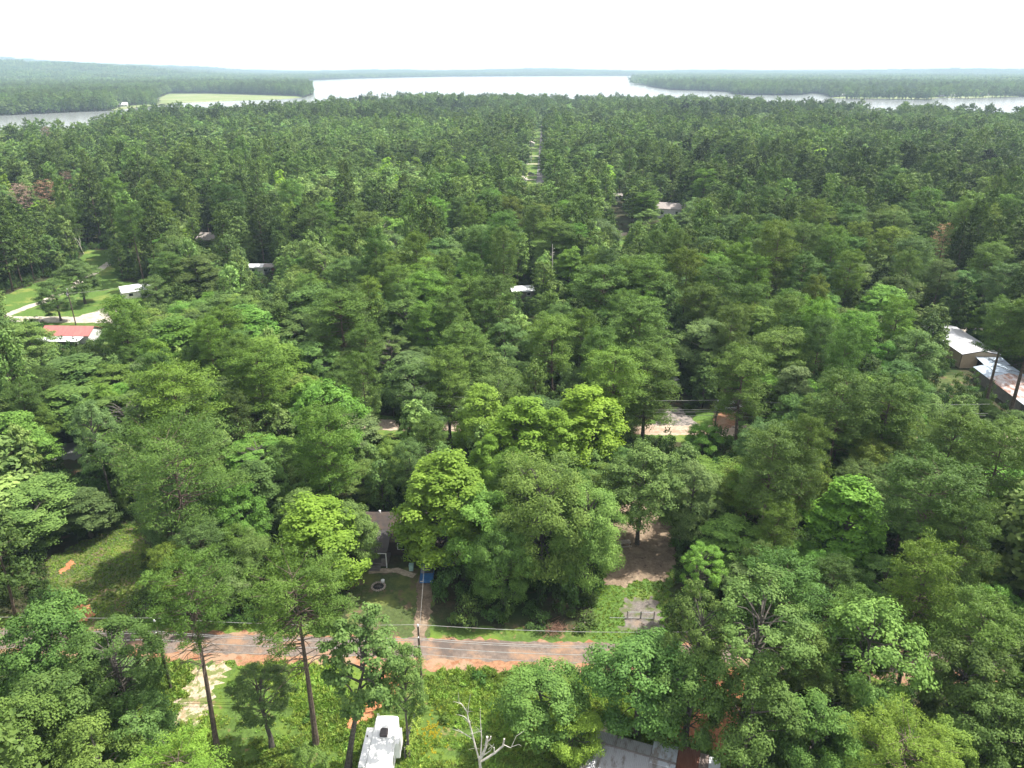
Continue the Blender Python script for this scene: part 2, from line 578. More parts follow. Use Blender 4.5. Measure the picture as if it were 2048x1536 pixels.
rad = np.concatenate([[0.0], np.geomspace(60, 15000, 70)])
ang = np.linspace(0, 2 * math.pi, 181)[:-1]
RR, AA = np.meshgrid(rad[1:], ang, indexing='ij')
gx, gy = RR * np.cos(AA), RR * np.sin(AA)
gz = zland(gx, gy)
gv = [(0, 0, 0)] + list(zip(gx.ravel(), gy.ravel(), gz.ravel()))
gf = []
na = len(ang)
for k in range(na):
    gf.append((0, 1 + k, 1 + (k + 1) % na))
for i in range(len(rad) - 2):
    for k in range(na):
        k2 = (k + 1) % na
        gf.append((1 + i * na + k, 1 + (i + 1) * na + k, 1 + (i + 1) * na + k2, 1 + i * na + k2))
me = bpy.data.meshes.new('ground')
me.from_pydata(gv, [], gf)
me.materials.append(M['ground'])
tag(link('ground', me), kind='structure')

# lake outline: the far bank traced on the ground, the near bank where the peninsula's trees end
far_bank = [(-420, 236), (-150, 234), (0, 232), (60, 229), (130, 226), (225, 222), (262, 217), (300, 215), (330, 211), (350, 207), (450, 203),
            (560, 199), (606, 196), (627, 189), (622, 178), (606, 170), (596, 165), (604, 162), (640, 160), (700, 157.5), (800, 155),
            (900, 153.3), (1000, 152.6), (1140, 152), (1278, 151.5), (1277, 160), (1276, 168), (1296, 173), (1342, 180), (1400, 182), (1455, 184), (1472, 190),
            (1540, 191), (1600, 191), (1626, 187), (1650, 190), (1662, 196), (1700, 199), (1760, 199), (1860, 201), (1876, 196), (1940, 198),
            (2048, 194), (2160, 193), (2500, 191)]
FAR = [at(u, v) for u, v in far_bank]
near_edge_px = [(2500, 219), (2048, 215), (1960, 212), (1860, 205), (1790, 215), (1700, 205), (1560, 198), (1350, 192), (1270, 190), (1000, 189),
                (800, 187), (720, 193), (600, 202), (430, 206.5), (345, 206), (300, 210), (258, 216), (230, 222), (170, 236), (0, 245), (-200, 253), (-450, 260)]
TREE_H = 25.0
NEAR = []
for u, v in near_edge_px:
    p = at(u, v, TREE_H)
    NEAR.append(Vector((p.x, p.y, 0)) * 1.012)
LAKE = [Vector(p[:2]) for p in FAR] + [Vector(p[:2]) for p in NEAR]
sheet('lake', LAKE, 0.4, M['water'], amp=0)
sheet('shore_meadow', px_poly([(318, 211), (345, 208), (450, 204), (555, 200), (602, 196.5), (600, 193), (520, 191), (420, 188), (340, 188), (318, 196)]), 0.25, M['shorelawn'], step=30, amp=6)
sheet('shore_lawn', px_poly([(224, 221.2), (300, 213.6), (345, 206.7), (300, 209), (240, 213)]), 0.25, M['shorelawn'], step=30, amp=4)
sheet('shore_lawn', px_poly([(1655, 197), (1760, 197.8), (1860, 198.9), (1880, 195), (1820, 189), (1740, 190), (1700, 192)]), 0.25, M['shorelawn'], step=30, amp=6)
sheet('shore_lawn', px_poly([(1880, 195.2), (1938, 197), (2044, 193.2), (2000, 190.5), (1900, 192)]), 0.25, M['shorelawn'], step=30, amp=6)


def inpoly(px_, py_, poly):
    px_ = np.asarray(px_, float)
    py_ = np.asarray(py_, float)
    ins = np.zeros(px_.shape, bool)
    k = len(poly)
    for i in range(k):
        x0, y0 = poly[i][0], poly[i][1]
        x1, y1 = poly[(i + 1) % k][0], poly[(i + 1) % k][1]
        c = (y0 > py_) != (y1 > py_)
        with np.errstate(divide='ignore', invalid='ignore'):
            xi = (x1 - x0) * (py_ - y0) / (y1 - y0 + 1e-12) + x0
        ins ^= c & (px_ < xi)
    return ins


def roadA(x):
    return 71.4 - 0.036 * x


def roadB(x):
    return 134.9 - 0.036 * x


def roadC(x):
    return 200.3 - 0.036 * x


xs = list(range(-120, 121, 12))
sheet('verge', strip([(x, roadA(x)) for x in xs], 4.6, 4.2), 0.008, M['lawn'])
sheet('road_shoulder', strip([(x, roadA(x)) for x in xs], 2.3, 2.9), 0.016, M['shoulder'], amp=0.75)
sheet('road', strip([(x, roadA(x) + 0.35) for x in xs], 1.75), 0.024, M['road'], amp=0.3)
xs = list(range(-170, 171, 17))
sheet('verge', strip([(x, roadB(x)) for x in xs], 4.5, 5.5), 0.008, M['mown'])
sheet('sandy_road', strip([(x, roadB(x)) for x in xs], 2.4), 0.016, M['sandroad'], amp=0.3)
xs = list(range(-230, 231, 23))
sheet('verge', strip([(x, roadC(x)) for x in xs], 6, 6), 0.008, M['lawn'])
sheet('gravel_road', strip([(x, roadC(x)) for x in xs], 2.6), 0.016, M['whiteroad'], amp=0.3)


def street_x(y):
    return 19.5 + 0.043 * (y - 508)


ys = list(range(300, 1280, 35))
sheet('street_verge', strip([(street_x(y) - 3, y) for y in ys], 9.5, 6), 0.01, M['mown'], step=3, amp=0.8)
sheet('street', strip([(street_x(y), y) for y in ys], 2.8), 0.03, M['greyroad'], step=5, amp=0.2)
for i, (y, l_) in enumerate([(430, 14), (462, 13), (498, 15), (520, 15), (585, 13), (640, 12), (700, 11), (800, 12), (905, 11), (980, 10)]):
    sheet('driveway', [(street_x(y) - 2.9 - l_, y - 2.2), (street_x(y) - 2.9, y - 2.2), (street_x(y) - 2.9, y + 2.2), (street_x(y) - 2.9 - l_, y + 2.2)], 0.04, M['whiteroad'], step=3, amp=0.3)

# near clearings
sheet('meadow', [(-47, 72.0), (-30, 71), (40, 68.8), (44, 50), (40, 38), (-60, 38), (-60, 70)], 0.006, M['lawn'], amp=0.6)
sheet('clay_drive', px_poly([(735, 1342), (806, 1338), (800, 1362), (790, 1385), (760, 1412), (742, 1440), (700, 1462), (690, 1445), (722, 1418), (748, 1385), (742, 1360)]), 0.03, M['dirt'], step=0.5, amp=0.35)
sheet('gravel_drive', px_poly([(372, 1330), (455, 1328), (440, 1360), (418, 1400), (400, 1450), (340, 1452), (360, 1400), (382, 1370)]), 0.03, M['sand'], step=0.4, amp=0.9)
sheet('clay_yard', px_poly([(1325, 1480), (1340, 1440), (1400, 1425), (1400, 1330), (1480, 1330), (1500, 1440), (1460, 1530), (1400, 1490)]), 0.02, M['dirt'], step=0.6, amp=0.4)
sheet('left_glade', px_poly([(95, 1120), (160, 1085), (290, 1035), (300, 1180), (260, 1260), (130, 1260), (90, 1215)]), 0.01, M['shade_lawn'], step=0.7, amp=0.6)
sheet('clay_patch', px_poly([(130, 1232), (150, 1210), (180, 1208), (190, 1228), (165, 1245)]), 0.02, M['dirt'], step=0.4, amp=0.4)
sheet('clay_patch', px_poly([(120, 1140), (140, 1120), (150, 1128), (120, 1150)]), 0.02, M['dirt'], step=0.4, amp=0.4)
sheet('front_yard', px_poly([(690, 1275), (700, 1140), (830, 1135), (870, 1150), (860, 1275)]), 0.01, M['shade_lawn'], step=0.6, amp=0.4)
sheet('driveway', px_poly([(826, 1285), (850, 1285), (862, 1230), (866, 1150), (838, 1150), (832, 1200)]), 0.02, M['litter'], step=0.6, amp=0.3)
sheet('garden_path', strip([at(738, 1143), at(765, 1142), at(795, 1141), at(812, 1147), at(830, 1152)], 0.55), 0.03, M['concrete'], step=0.5, amp=0.08)
sheet('side_yard', px_poly([(1180, 1285), (1190, 1150), (1235, 1040), (1340, 1040), (1350, 1110), (1330, 1290)]), 0.01, M['mown'], step=0.6, amp=0.5)
sheet('leaf_litter', px_poly([(1210, 1170), (1228, 1060), (1240, 1000), (1340, 1000), (1350, 1120), (1330, 1165), (1280, 1160), (1240, 1175)]), 0.02, M['litter'], step=0.5, amp=0.5)
sheet('gravel_pad', px_poly([(1240, 1262), (1250, 1200), (1310, 1195), (1325, 1262)]), 0.03, M['padgravel'], step=0.35, amp=0.6)
sheet('ash_drive', px_poly([(1305, 851), (1325, 835), (1340, 815), (1360, 815), (1372, 830), (1400, 850)]), 0.03, M['ash'], step=0.6, amp=0.4)
sheet('clay_drive', px_poly([(1425, 858), (1430, 838), (1440, 824), (1472, 824), (1470, 848), (1452, 860)]), 0.03, M['shoulder'], step=0.6, amp=0.4)
sheet('lane_lawn', px_poly([(1385, 845), (1395, 820), (1430, 820), (1424, 850)]), 0.02, M['mown'], step=0.6, amp=0.4)
# left field
sheet('field', px_poly([(-60, 655), (-40, 610), (60, 570), (150, 540), (170, 500), (230, 500), (240, 560), (310, 575), (320, 640)]), 0.012, M['mown'], step=1.5, amp=0.8)
sheet('field_drive', px_poly([(130, 642), (160, 632), (192, 622), (215, 614), (235, 612), (228, 642)]), 0.02, M['whiteroad'], step=1, amp=0.5)
sheet('field_path', strip([at(-40, 650), at(20, 628), at(60, 612), at(90, 603), at(140, 575), at(190, 545), at(222, 524)], 1.6), 0.024, M['whiteroad'], step=1, amp=0.3)
sheet('yard', px_poly([(1845, 775), (1855, 750), (1925, 752), (1930, 775), (1900, 790)]), 0.012, M['shade_lawn'], step=0.8, amp=0.4)
sheet('small_lawn', px_poly([(1225, 500), (1232, 472), (1258, 468), (1258, 500)]), 0.012, M['mown'], step=1.5, amp=0.5)
sheet('sandy_patch', px_poly([(1228, 474), (1230, 467), (1255, 464), (1255, 472)]), 0.02, M['sandroad'], step=1.5, amp=0.5)
sheet('pond', px_poly([(100, 918), (112, 888), (160, 884), (170, 905), (150, 920)]), 0.02, M['water'], step=0.7, amp=0.3)

# ------------------------------------------------------------------ trees
def unit(k):
    d = rng.normal(size=(k, 3))
    return d / np.linalg.norm(d, axis=1, keepdims=True)


def broadleaf(seed, H=16.0, R_=5.5, base=0.30, lobes=12, clumps=9, per=95, leaf=0.34, lod=1.0, shape=1.0, droop=0.0, top=0.0, gap=0.0, mat='leaf_oak', bark='bark_oak', spread=0.95, tallness=1.0, lobe_r=(0.34, 0.50), asp=0.68, clump_r=(0.14, 0.235), limb=1.0):
    """trunk mesh and crown mesh of a broadleaf tree; lod > 1 uses fewer, larger leaves"""
    global rng
    keep, rng = rng, np.random.default_rng(seed)
    rnd = random.Random(seed)
    tr, cr = MB(), MB()
    zb = base * H
    zc, hz = (zb + H) / 2, (H - zb) / 2
    r0 = 0.019 * H
    lean = (rnd.uniform(-.04, .04) * H, rnd.uniform(-.04, .04) * H)
    tp = [(lean[0] * t * t + rnd.uniform(-.1, .1) * (t > 0), lean[1] * t * t + rnd.uniform(-.1, .1) * (t > 0), t * H * 0.82) for t in np.linspace(0, 1, 7)]
    tr.tube(tp, [r0 * (1.25 if i == 0 else (1 - 0.82 * i / 6)) for i in range(7)], 7)
    lobe_c = []
    ga = math.pi * (3 - math.sqrt(5))
    for i in range(lobes):
        f = (i + 0.5) / lobes
        zz = -0.75 + 1.65 * f                      # -0.75 .. 0.9 of the half height
        rr = math.sqrt(max(0.05, 1 - (abs(zz) ** (2.0 * shape)))) * rnd.uniform(0.62, 0.95) * 0.72
        if top:
            rr *= 1 - top * (f - 0.3)
        a = i * ga + rnd.uniform(-.5, .5)
        lobe_c.append(np.array([R_ * rr * math.cos(a), R_ * rr * math.sin(a), zc + hz * zz * 0.80 - droop * rr * 1.6 + rnd.uniform(-.4, .4)]))
    lobe_c.append(np.array([lean[0] * .8, lean[1] * .8, H - R_ * 0.28]))
    for c in lobe_c:
        if rnd.random() < gap:
            continue
        lr = R_ * rnd.uniform(*lobe_r)
        zt = max(zb * 0.75, min(c[2] - 0.25 * (abs(c[0]) + abs(c[1])) - 0.5, H * 0.78))
        t0 = np.array([lean[0] * (zt / H) ** 2, lean[1] * (zt / H) ** 2, zt])
        mid = t0 * 0.45 + c * 0.55 + np.array([0, 0, 0.08 * R_ + droop])
        tr.tube([t0, mid, c], [r0 * 0.38 * limb, r0 * 0.24 * limb, r0 * 0.08 * limb], 5, cap=False)
        out_d = np.array([c[0], c[1], (c[2] - zc) * 0.8 + 0.35 * R_])
        out_d /= np.linalg.norm(out_d) + 1e-6
        for j in range(clumps):
            d = unit(1)[0] + out_d * 0.55
            d /= np.linalg.norm(d)
            cc = c + d * lr * np.array([1, 1, 0.95 * tallness]) * rnd.uniform(0.55, 1.0)
            tr.tube([c, (c + cc) / 2 + unit(1)[0] * 0.1 * lr, cc], [r0 * 0.09, r0 * 0.06, r0 * 0.03], 3, cap=False) if (lod < 1.5 and j % 2 == 0) else None
            cs = R_ * rnd.uniform(*clump_r)
            k = max(4, int(per / (lod * lod) * rnd.uniform(0.7, 1.2)))
            dd = unit(k)
            dd[:, 2] = np.abs(dd[:, 2]) * 0.9 - 0.28 * rng.random(k)
            rr = rng.random(k) ** 0.45
            P = cc + dd * (cs * spread * rr)[:, None] * np.array([1.08, 1.08, 0.92 * tallness])
            if droop:
                P[:, 2] -= droop * 0.55 * rng.random(k) ** 2 * 2
            nr = dd * 0.8 + out_d * 0.5 + np.array([0, 0, 0.3]) + rng.normal(size=(k, 3)) * 0.28
            tone = 0.45 + rnd.uniform(-.24, .24) + rng.normal(size=k) * 0.15
            cr.leaves(P, nr, leaf * lod * rng.uniform(0.7, 1.25, k), tone, asp)
    rng = keep
    return tr.mesh('trunk', M[bark]), cr.mesh('crown', M[mat])


def pine(seed, H=23.0, R_=4.6, base=0.52, step=0.52, per=58, lod=1.0, mat='leaf_pine', bark='bark_pine', shape=0.42, dead=6, pads=5, blade=0.40, flat=0.85, ragged=0.2, asp=0.25, padr=1.0):
    """tall bare trunk, whorls of upturned limbs with pads of needles"""
    global rng
    keep, rng = rng, np.random.default_rng(seed)
    rnd = random.Random(seed)
    tr, cr = MB(), MB()
    r0 = 0.0125 * H
    bend = (rnd.uniform(-.025, .025) * H, rnd.uniform(-.025, .025) * H)

    def axis(z):
        t = z / H
        return np.array([bend[0] * math.sin(t * 3.0), bend[1] * math.sin(t * 2.6), z])
    tr.tube([axis(H * t) for t in np.linspace(0, 0.985, 9)], [r0 * (1.2 if i == 0 else 1 - 0.88 * (i / 8) ** 1.3) for i in range(9)], 7)
    zb = base * H
    z = zb
    while z < H - 0.25:
        t = (z - zb) / (H - zb)
        prof = math.sqrt(max(0.05, 1 - abs((t - shape) / (1 - shape if t > shape else shape + 0.25)) ** 2.6))
        nb = rnd.choice([3, 4, 4, 5]) if lod < 2 else rnd.choice([2, 3, 3])
        a0 = rnd.uniform(0, 6.3)
        for k in range(nb):
            if rnd.random() < ragged * (1.1 - t):
                continue
            a = a0 + 2 * math.pi * k / nb + rnd.uniform(-.35, .35)
            ln = R_ * prof * rnd.uniform(0.66, 1.05)
            up = 0.12 + 0.75 * t + rnd.uniform(-.12, .18)
            s = axis(min(H - .2, z + rnd.uniform(-.55, .55)))
            e = s + np.array([math.cos(a) * ln, math.sin(a) * ln, ln * up * 0.55])
            md = (s + e) / 2 + np.array([0, 0, -0.07 * ln])
            if lod < 3:
                tr.tube([s, md, e], [r0 * 0.26 * (1.1 - t * .7), r0 * 0.17 * (1.1 - t * .7), r0 * 0.05], 4, cap=False)
            br = rnd.uniform(-.22, .22)
            for j in range(pads):
                f = 1 - 0.62 * j / pads + rnd.uniform(-.05, .05)
                side = rnd.choice([-1, 1]) * rnd.uniform(0.1, 0.34) * ln * (1.1 - f * 0.6) * (j > 0)
                pc = (s * (1 - f) + e * f) + np.array([-math.sin(a) * side, math.cos(a) * side, rnd.uniform(-0.5, 0.7) - 0.05 * ln * (1 - f)])
                pr = padr * (0.50 + 0.11 * ln) * rnd.uniform(0.75, 1.2) * (1.0 if lod < 2 else 1.12)
                n_ = max(3, int(per / lod / lod * rnd.uniform(0.7, 1.25)))
                dd = unit(n_)
                dd[:, 2] = np.abs(dd[:, 2]) - 0.32 * rng.random(n_)
                P = pc + dd * (pr * rng.random(n_) ** 0.5)[:, None] * np.array([1.1, 1.1, flat])
                al = dd * 0.75 + np.array([math.cos(a) * .35, math.sin(a) * .35, 0.55]) + rng.normal(size=(n_, 3)) * 0.35
                nr = rng.normal(size=(n_, 3)) * 0.5 + dd * 0.5 + np.array([math.cos(a) * .25, math.sin(a) * .25, 0.5])
                tone = 0.45 + br + rng.normal(size=n_) * 0.16
                cr.leaves(P, nr, blade * lod ** 0.9 * rng.uniform(0.75, 1.25, n_), tone, asp if lod < 2 else 0.6, along=al)
        z += step * rnd.uniform(0.75, 1.25) * (1 if lod < 2 else 1.35)
    if lod < 2:
        for k in range(dead):
            zz = zb - rnd.uniform(0.02, 0.2) * H
            a = rnd.uniform(0, 6.3)
            ln = R_ * rnd.uniform(0.3, 0.75)
            s = axis(zz)
            e = s + np.array([math.cos(a) * ln, math.sin(a) * ln, rnd.uniform(-.25, .1) * ln])
            tr.tube([s, (s + e) / 2 + np.array([0, 0, 0.12 * ln]), e], [r0 * 0.17, r0 * 0.11, r0 * 0.04], 4, cap=False)
            for q in range(2):
                f = rnd.uniform(.4, .8)
                s2 = s * (1 - f) + e * f + np.array([0, 0, 0.08 * ln])
                e2 = s2 + np.array([math.cos(a + rnd.uniform(-1, 1)), math.sin(a + rnd.uniform(-1, 1)), rnd.uniform(-.6, .3)]) * ln * 0.35
                tr.tube([s2, e2], [r0 * 0.07, r0 * 0.03], 3, cap=False)
    rng = keep
    return tr.mesh('trunk', M[bark]), cr.mesh('crown', M[mat])


def shrub(seed, H=2.4, R_=1.6, n=13, per=60, leaf=0.26, lod=1.0, mat='leaf_brush'):
    global rng
    keep, rng = rng, np.random.default_rng(seed)
    rnd = random.Random(seed)
    cr = MB()
    for i in range(n):
        a, q = rnd.uniform(0, 6.3), math.sqrt(rnd.random())
        zc = H * rnd.uniform(0.2, 0.85) * (1.1 - 0.45 * q)
        c = np.array([R_ * .8 * q * math.cos(a), R_ * .8 * q * math.sin(a), zc])
        k = max(4, int(per / lod ** 2))
        dd = unit(k)
        dd[:, 2] = np.abs(dd[:, 2]) - 0.2
        P = c + dd * (R_ * 0.36 * rng.random(k) ** 0.4)[:, None]
        P[:, 2] = np.maximum(P[:, 2], 0.03)
        cr.leaves(P, dd * 0.6 + np.array([0, 0, .5]) + rng.normal(size=(k, 3)) * .4, leaf * lod * rng.uniform(.7, 1.25, k), 0.45 + rnd.uniform(-.25, .25) + rng.normal(size=k) * .14, 0.65)
    rng = keep
    return cr.mesh('foliage', M[mat])


def bare(seed, H=9.0, R_=2.6, r0=0.16, forks=3, levels=4, mat='deadwood', up=0.75, thin=0.62):
    """leafless branching tree"""
    rnd = random.Random(seed)
    b_ = MB()

    def grow(p, d, ln, r, lev):
        pts, rr = [p], [r]
        q, dd = p.copy(), d.copy()
        for s in range(4):
            dd = (dd + Vector((rnd.uniform(-.28, .28), rnd.uniform(-.28, .28), rnd.uniform(-.06, .2)))).normalized()
            q = q + dd * ln / 4
            pts.append(q.copy())
            rr.append(r * (1 - 0.14 * (s + 1)))
        if lev == 0:
            rr[-1] = r * 0.25
        b_.tube(pts, rr, 6 if lev > 1 else 4, cap=lev == levels)
        if lev == 0:
            return
        for k in range(forks if lev < levels else forks + 1):
            a = rnd.uniform(0, 6.3)
            f = rnd.choice([2, 3, 4])
            nd = (dd * up + Vector((math.cos(a), math.sin(a), rnd.uniform(-.15, .35))) * (1.05 - up * .5)).normalized()
            grow(pts[f], nd, ln * rnd.uniform(0.5, 0.8), rr[f] * rnd.uniform(thin - .14, thin + 0.06), lev - 1)
    grow(Vector((0, 0, 0)), Vector((rnd.uniform(-.1, .1), rnd.uniform(-.1, .1), 1)), H * 0.36, r0, levels)
    return b_.mesh('branches', M[mat])


# prototypes: kind -> list of (trunk, crown, H0, R0)
PROTO = {}


def reg(kind, fn, H, R_, **kw):
    t, c = fn(H=H, R_=R_, **kw)
    a = np.empty(len(c.vertices) * 3, np.float32)
    c.vertices.foreach_get('co', a)
    a = a.reshape(-1, 3)
    PROTO.setdefault(kind, []).append((t, c, float(a[:, 2].max()), float(np.percentile(np.hypot(a[:, 0], a[:, 1]), 96))))


for i in range(7):
    reg('oak', broadleaf, 16, 5.6, seed=100 + i, base=[.14, .2, .1, .24, .16, .1, .18][i], lobes=[15, 17, 14, 15, 18, 15, 13][i],
        clumps=10, per=165, leaf=0.28, lobe_r=(.28, .5), shape=[1, 1.3, .9, 1.1, 1.2, 1, 1.4][i], gap=[.05, .0, .12, .05, 0, .1, .15][i])
for i in range(4):
    reg('airy', broadleaf, 17, 5.2, seed=150 + i, base=.36, lobes=17, clumps=8, per=105, leaf=0.29, gap=.16, spread=.85, lobe_r=(.26, .44))
for i in range(4):
    reg('lime', broadleaf, 17, 4.7, seed=200 + i, base=.07, lobes=34, clumps=8, per=125, leaf=0.29, shape=1.4, top=.6, mat='leaf_lime', spread=.85, lobe_r=(.22, .38), tallness=1.35)
for i in range(3):
    reg('oval', broadleaf, 17, 4.2, seed=230 + i, base=.2, lobes=22, clumps=9, per=125, leaf=0.28, shape=1.2, top=.7, lobe_r=(.26, .42), tallness=1.3)
for i in range(3):
    reg('tufted', broadleaf, 19, 5.4, seed=280 + i, base=.34, lobes=58, clumps=4, per=95, leaf=0.20, gap=.10, lobe_r=(.10, .2), shape=1.3, clump_r=(.08, .14), limb=.5)
for i in range(2):
    reg('slim', broadleaf, 20, 4.2, seed=270 + i, base=.40, lobes=13, clumps=9, per=85, leaf=0.34, gap=.2, spread=.85, bark='bark_oak')
for i in range(3):
    reg('droop', broadleaf, 19, 8.2, seed=250 + i, base=.08, lobes=46, clumps=8, per=150, leaf=0.34, shape=1.3, droop=.85, gap=.12, spread=.72, lobe_r=(.18, .34), asp=.42)
for i in range(7):
    reg('pine', pine, 23, 4.8, seed=300 + i, base=[.34, .40, .28, .44, .34, .38, .26][i], shape=[.36, .45, .28, .45, .25, .4, .22][i], ragged=[.15, .25, .2, .3, .2, .25, .15][i])
for i in range(4):
    reg('tallpine', pine, 24, 4.6, seed=320 + i, base=[.52, .58, .5, .55][i], shape=[.42, .5, .35, .4][i], ragged=.22, dead=9)
for i in range(3):
    reg('flatpine', pine, 25, 5.0, seed=340 + i, base=.66, shape=.55, dead=26, step=.55, ragged=.30, per=95, pads=4, blade=.34, asp=.22, padr=.8)
reg('broadpine', pine, 26, 8.6, seed=360, base=.5, shape=.45, dead=16, step=.7, ragged=.32, pads=6, per=64)
reg('redpine', pine, 20, 3.6, seed=370, base=.35, per=12, mat='leaf_red', dead=10, shape=.5, ragged=.35, pads=3)
reg('greypine', pine, 20, 3.8, seed=372, base=.45, per=14, mat='leaf_grey', dead=10, pads=3)
# coarser versions for the mass of the forest
LOD1, LOD2 = [], []
for i in range(4):
    LOD1.append(broadleaf(500 + i, 16, 5.6, base=.14, lobes=15, clumps=9, per=100, leaf=0.34, lod=2.2))
for i in range(4):
    LOD1.append(pine(520 + i, 23, 4.8, base=[.34, .44, .3, .26][i], shape=[.36, .45, .28, .22][i], lod=2.0, per=52))
LOD1.append(broadleaf(530, 17, 4.7, base=.18, lobes=15, clumps=9, per=90, leaf=.36, lod=2.2, shape=1.25, top=.75, mat='leaf_lime'))
for i in range(4):
    LOD2.append(broadleaf(540 + i, 16, 5.6, base=.14, lobes=11, clumps=6, per=130, leaf=0.40, lod=3.9))
for i in range(4):
    LOD2.append(pine(560 + i, 23, 4.8, base=[.34, .44, .3, .26][i], shape=[.36, .45, .28, .22][i], lod=3.4, per=70, step=.95))


def merge_tree(t, c, name):
    """trunk and crown as one mesh for the forest mass"""
    nv = len(t.vertices) + len(c.vertices)
    V = np.empty((nv, 3), np.float32)
    a = np.empty(len(t.vertices) * 3, np.float32)
    t.vertices.foreach_get('co', a)
    V[:len(t.vertices)] = a.reshape(-1, 3)
    a = np.empty(len(c.vertices) * 3, np.float32)
    c.vertices.foreach_get('co', a)
    V[len(t.vertices):] = a.reshape(-1, 3)
    lt = np.empty(len(t.loops), np.int32)
    t.loops.foreach_get('vertex_index', lt)
    lc = np.empty(len(c.loops), np.int32)
    c.loops.foreach_get('vertex_index', lc)
    st = np.empty(len(t.polygons), np.int32)
    t.polygons.foreach_get('loop_start', st)
    sc_ = np.empty(len(c.polygons), np.int32)
    c.polygons.foreach_get('loop_start', sc_)
    tn = np.empty(len(c.polygons), np.float32)
    c.attributes['tone'].data.foreach_get('value', tn)
    me = bpy.data.meshes.new(name)
    me.vertices.add(nv)
    me.vertices.foreach_set('co', V.ravel())
    lo = np.concatenate([lt, lc + len(t.vertices)])
    me.loops.add(len(lo))
    me.loops.foreach_set('vertex_index', lo)
    ps = np.concatenate([st, sc_ + len(lt)])
    me.polygons.add(len(ps))
    me.polygons.foreach_set('loop_start', ps)
    me.polygons.foreach_set('material_index', np.concatenate([np.zeros(len(st), np.int32), np.ones(len(sc_), np.int32)]))
    me.update(calc_edges=True)
    me.attributes.new('tone', 'FLOAT', 'FACE').data.foreach_set('value', np.concatenate([np.zeros(len(st), np.float32), tn]))
    me.materials.append(t.materials[0])
    me.materials.append(c.materials[0])
    return me


def scatter(name, protos, pts, rotz, scl, pick, kind='stuff', label=None, tilt=None, shade=None):
    """ONE object: geometry nodes put copies of the given meshes on its points"""
    me = bpy.data.meshes.new(name)
    k = len(pts)
    me.vertices.add(k)
    me.vertices.foreach_set('co', np.asarray(pts, np.float32).ravel())
    rot = np.zeros((k, 3), np.float32)
    rot[:, 2] = rotz
    if tilt is not None:
        rot[:, :2] = tilt
    me.attributes.new('rot', 'FLOAT_VECTOR', 'POINT').data.foreach_set('vector', rot.ravel())
    me.attributes.new('scl', 'FLOAT_VECTOR', 'POINT').data.foreach_set('vector', np.asarray(scl, np.float32).ravel())
    me.attributes.new('pick', 'INT', 'POINT').data.foreach_set('value', np.asarray(pick, np.int32))
    me.attributes.new('shade', 'FLOAT', 'POINT').data.foreach_set('value', np.asarray(np.zeros(k) if shade is None else shade, np.float32))
    o = link(name, me)
    ng = bpy.data.node_groups.new(name, 'GeometryNodeTree')
    ng.interface.new_socket('Geometry', in_out='INPUT', socket_type='NodeSocketGeometry')
    ng.interface.new_socket('Geometry', in_out='OUTPUT', socket_type='NodeSocketGeometry')
    gi, go = ng.nodes.new('NodeGroupInput'), ng.nodes.new('NodeGroupOutput')
    iop = ng.nodes.new('GeometryNodeInstanceOnPoints')
    jn = ng.nodes.new('GeometryNodeJoinGeometry')
    for pm in reversed(protos):
        po = bpy.data.objects.new(pm.name, pm)
        oi = ng.nodes.new('GeometryNodeObjectInfo')
        oi.inputs[0].default_value = po
        oi.transform_space = 'ORIGINAL'
        gti = ng.nodes.new('GeometryNodeGeometryToInstance')
        ng.links.new(oi.outputs['Geometry'], gti.inputs[0])
        ng.links.new(gti.outputs[0], jn.inputs[0])
    ng.links.new(gi.outputs[0], iop.inputs['Points'])
    ng.links.new(jn.outputs[0], iop.inputs['Instance'])
    iop.inputs['Pick Instance'].default_value = True
    for nm_, ty, sk in (('pick', 'INT', 'Instance Index'), ('rot', 'FLOAT_VECTOR', 'Rotation'), ('scl', 'FLOAT_VECTOR', 'Scale')):
        na_ = ng.nodes.new('GeometryNodeInputNamedAttribute')
        na_.data_type = ty
        na_.inputs['Name'].default_value = nm_
        ng.links.new(na_.outputs['Attribute'], iop.inputs[sk])
    ng.links.new(iop.outputs[0], go.inputs[0])
    md = o.modifiers.new('scatter', 'NODES')
    md.node_group = ng
    return tag(o, label, None, None, kind)


TREES = []      # (name, x, y, H, R, species, colour, label or None)


def put_tree(name, x, y, H, R_, species, color, label, cat, group, rz=None, variant=None, lean=(0, 0)):
    ps = PROTO[species]
    t, c, H0, R0 = ps[(random.randrange(len(ps)) if variant is None else variant) % len(ps)]
    e = empty(name, (x, y, 0.0), random.uniform(0, 6.28) if rz is None else rz, label, cat, group)
    e.rotation_euler[0], e.rotation_euler[1] = lean
    e.scale = (R_ / R0, R_ / R0, H / H0)
    link('trunk', t, e)
    co = link('crown', c, e)
    co.color = (*color, 1)
    return e


# ---- hero trees: species, photo pixel of the crown's top, height, crown radius in photo pixels, tint, label
HERO = []


def hero(sp, u, v, H, rpx, tint, label, lean=(0, 0), rz=None, var=None, xy=None):
    p = at(u, v, H) if xy is None else Vector((xy[0], xy[1], H))
    rad_ = rpx * depth_of(p.x, p.y, H * .8) / FPX
    HERO.append((sp, p.x, p.y, H, rad_, tint, label, lean, rz, var))


G = (1, 1, 1)
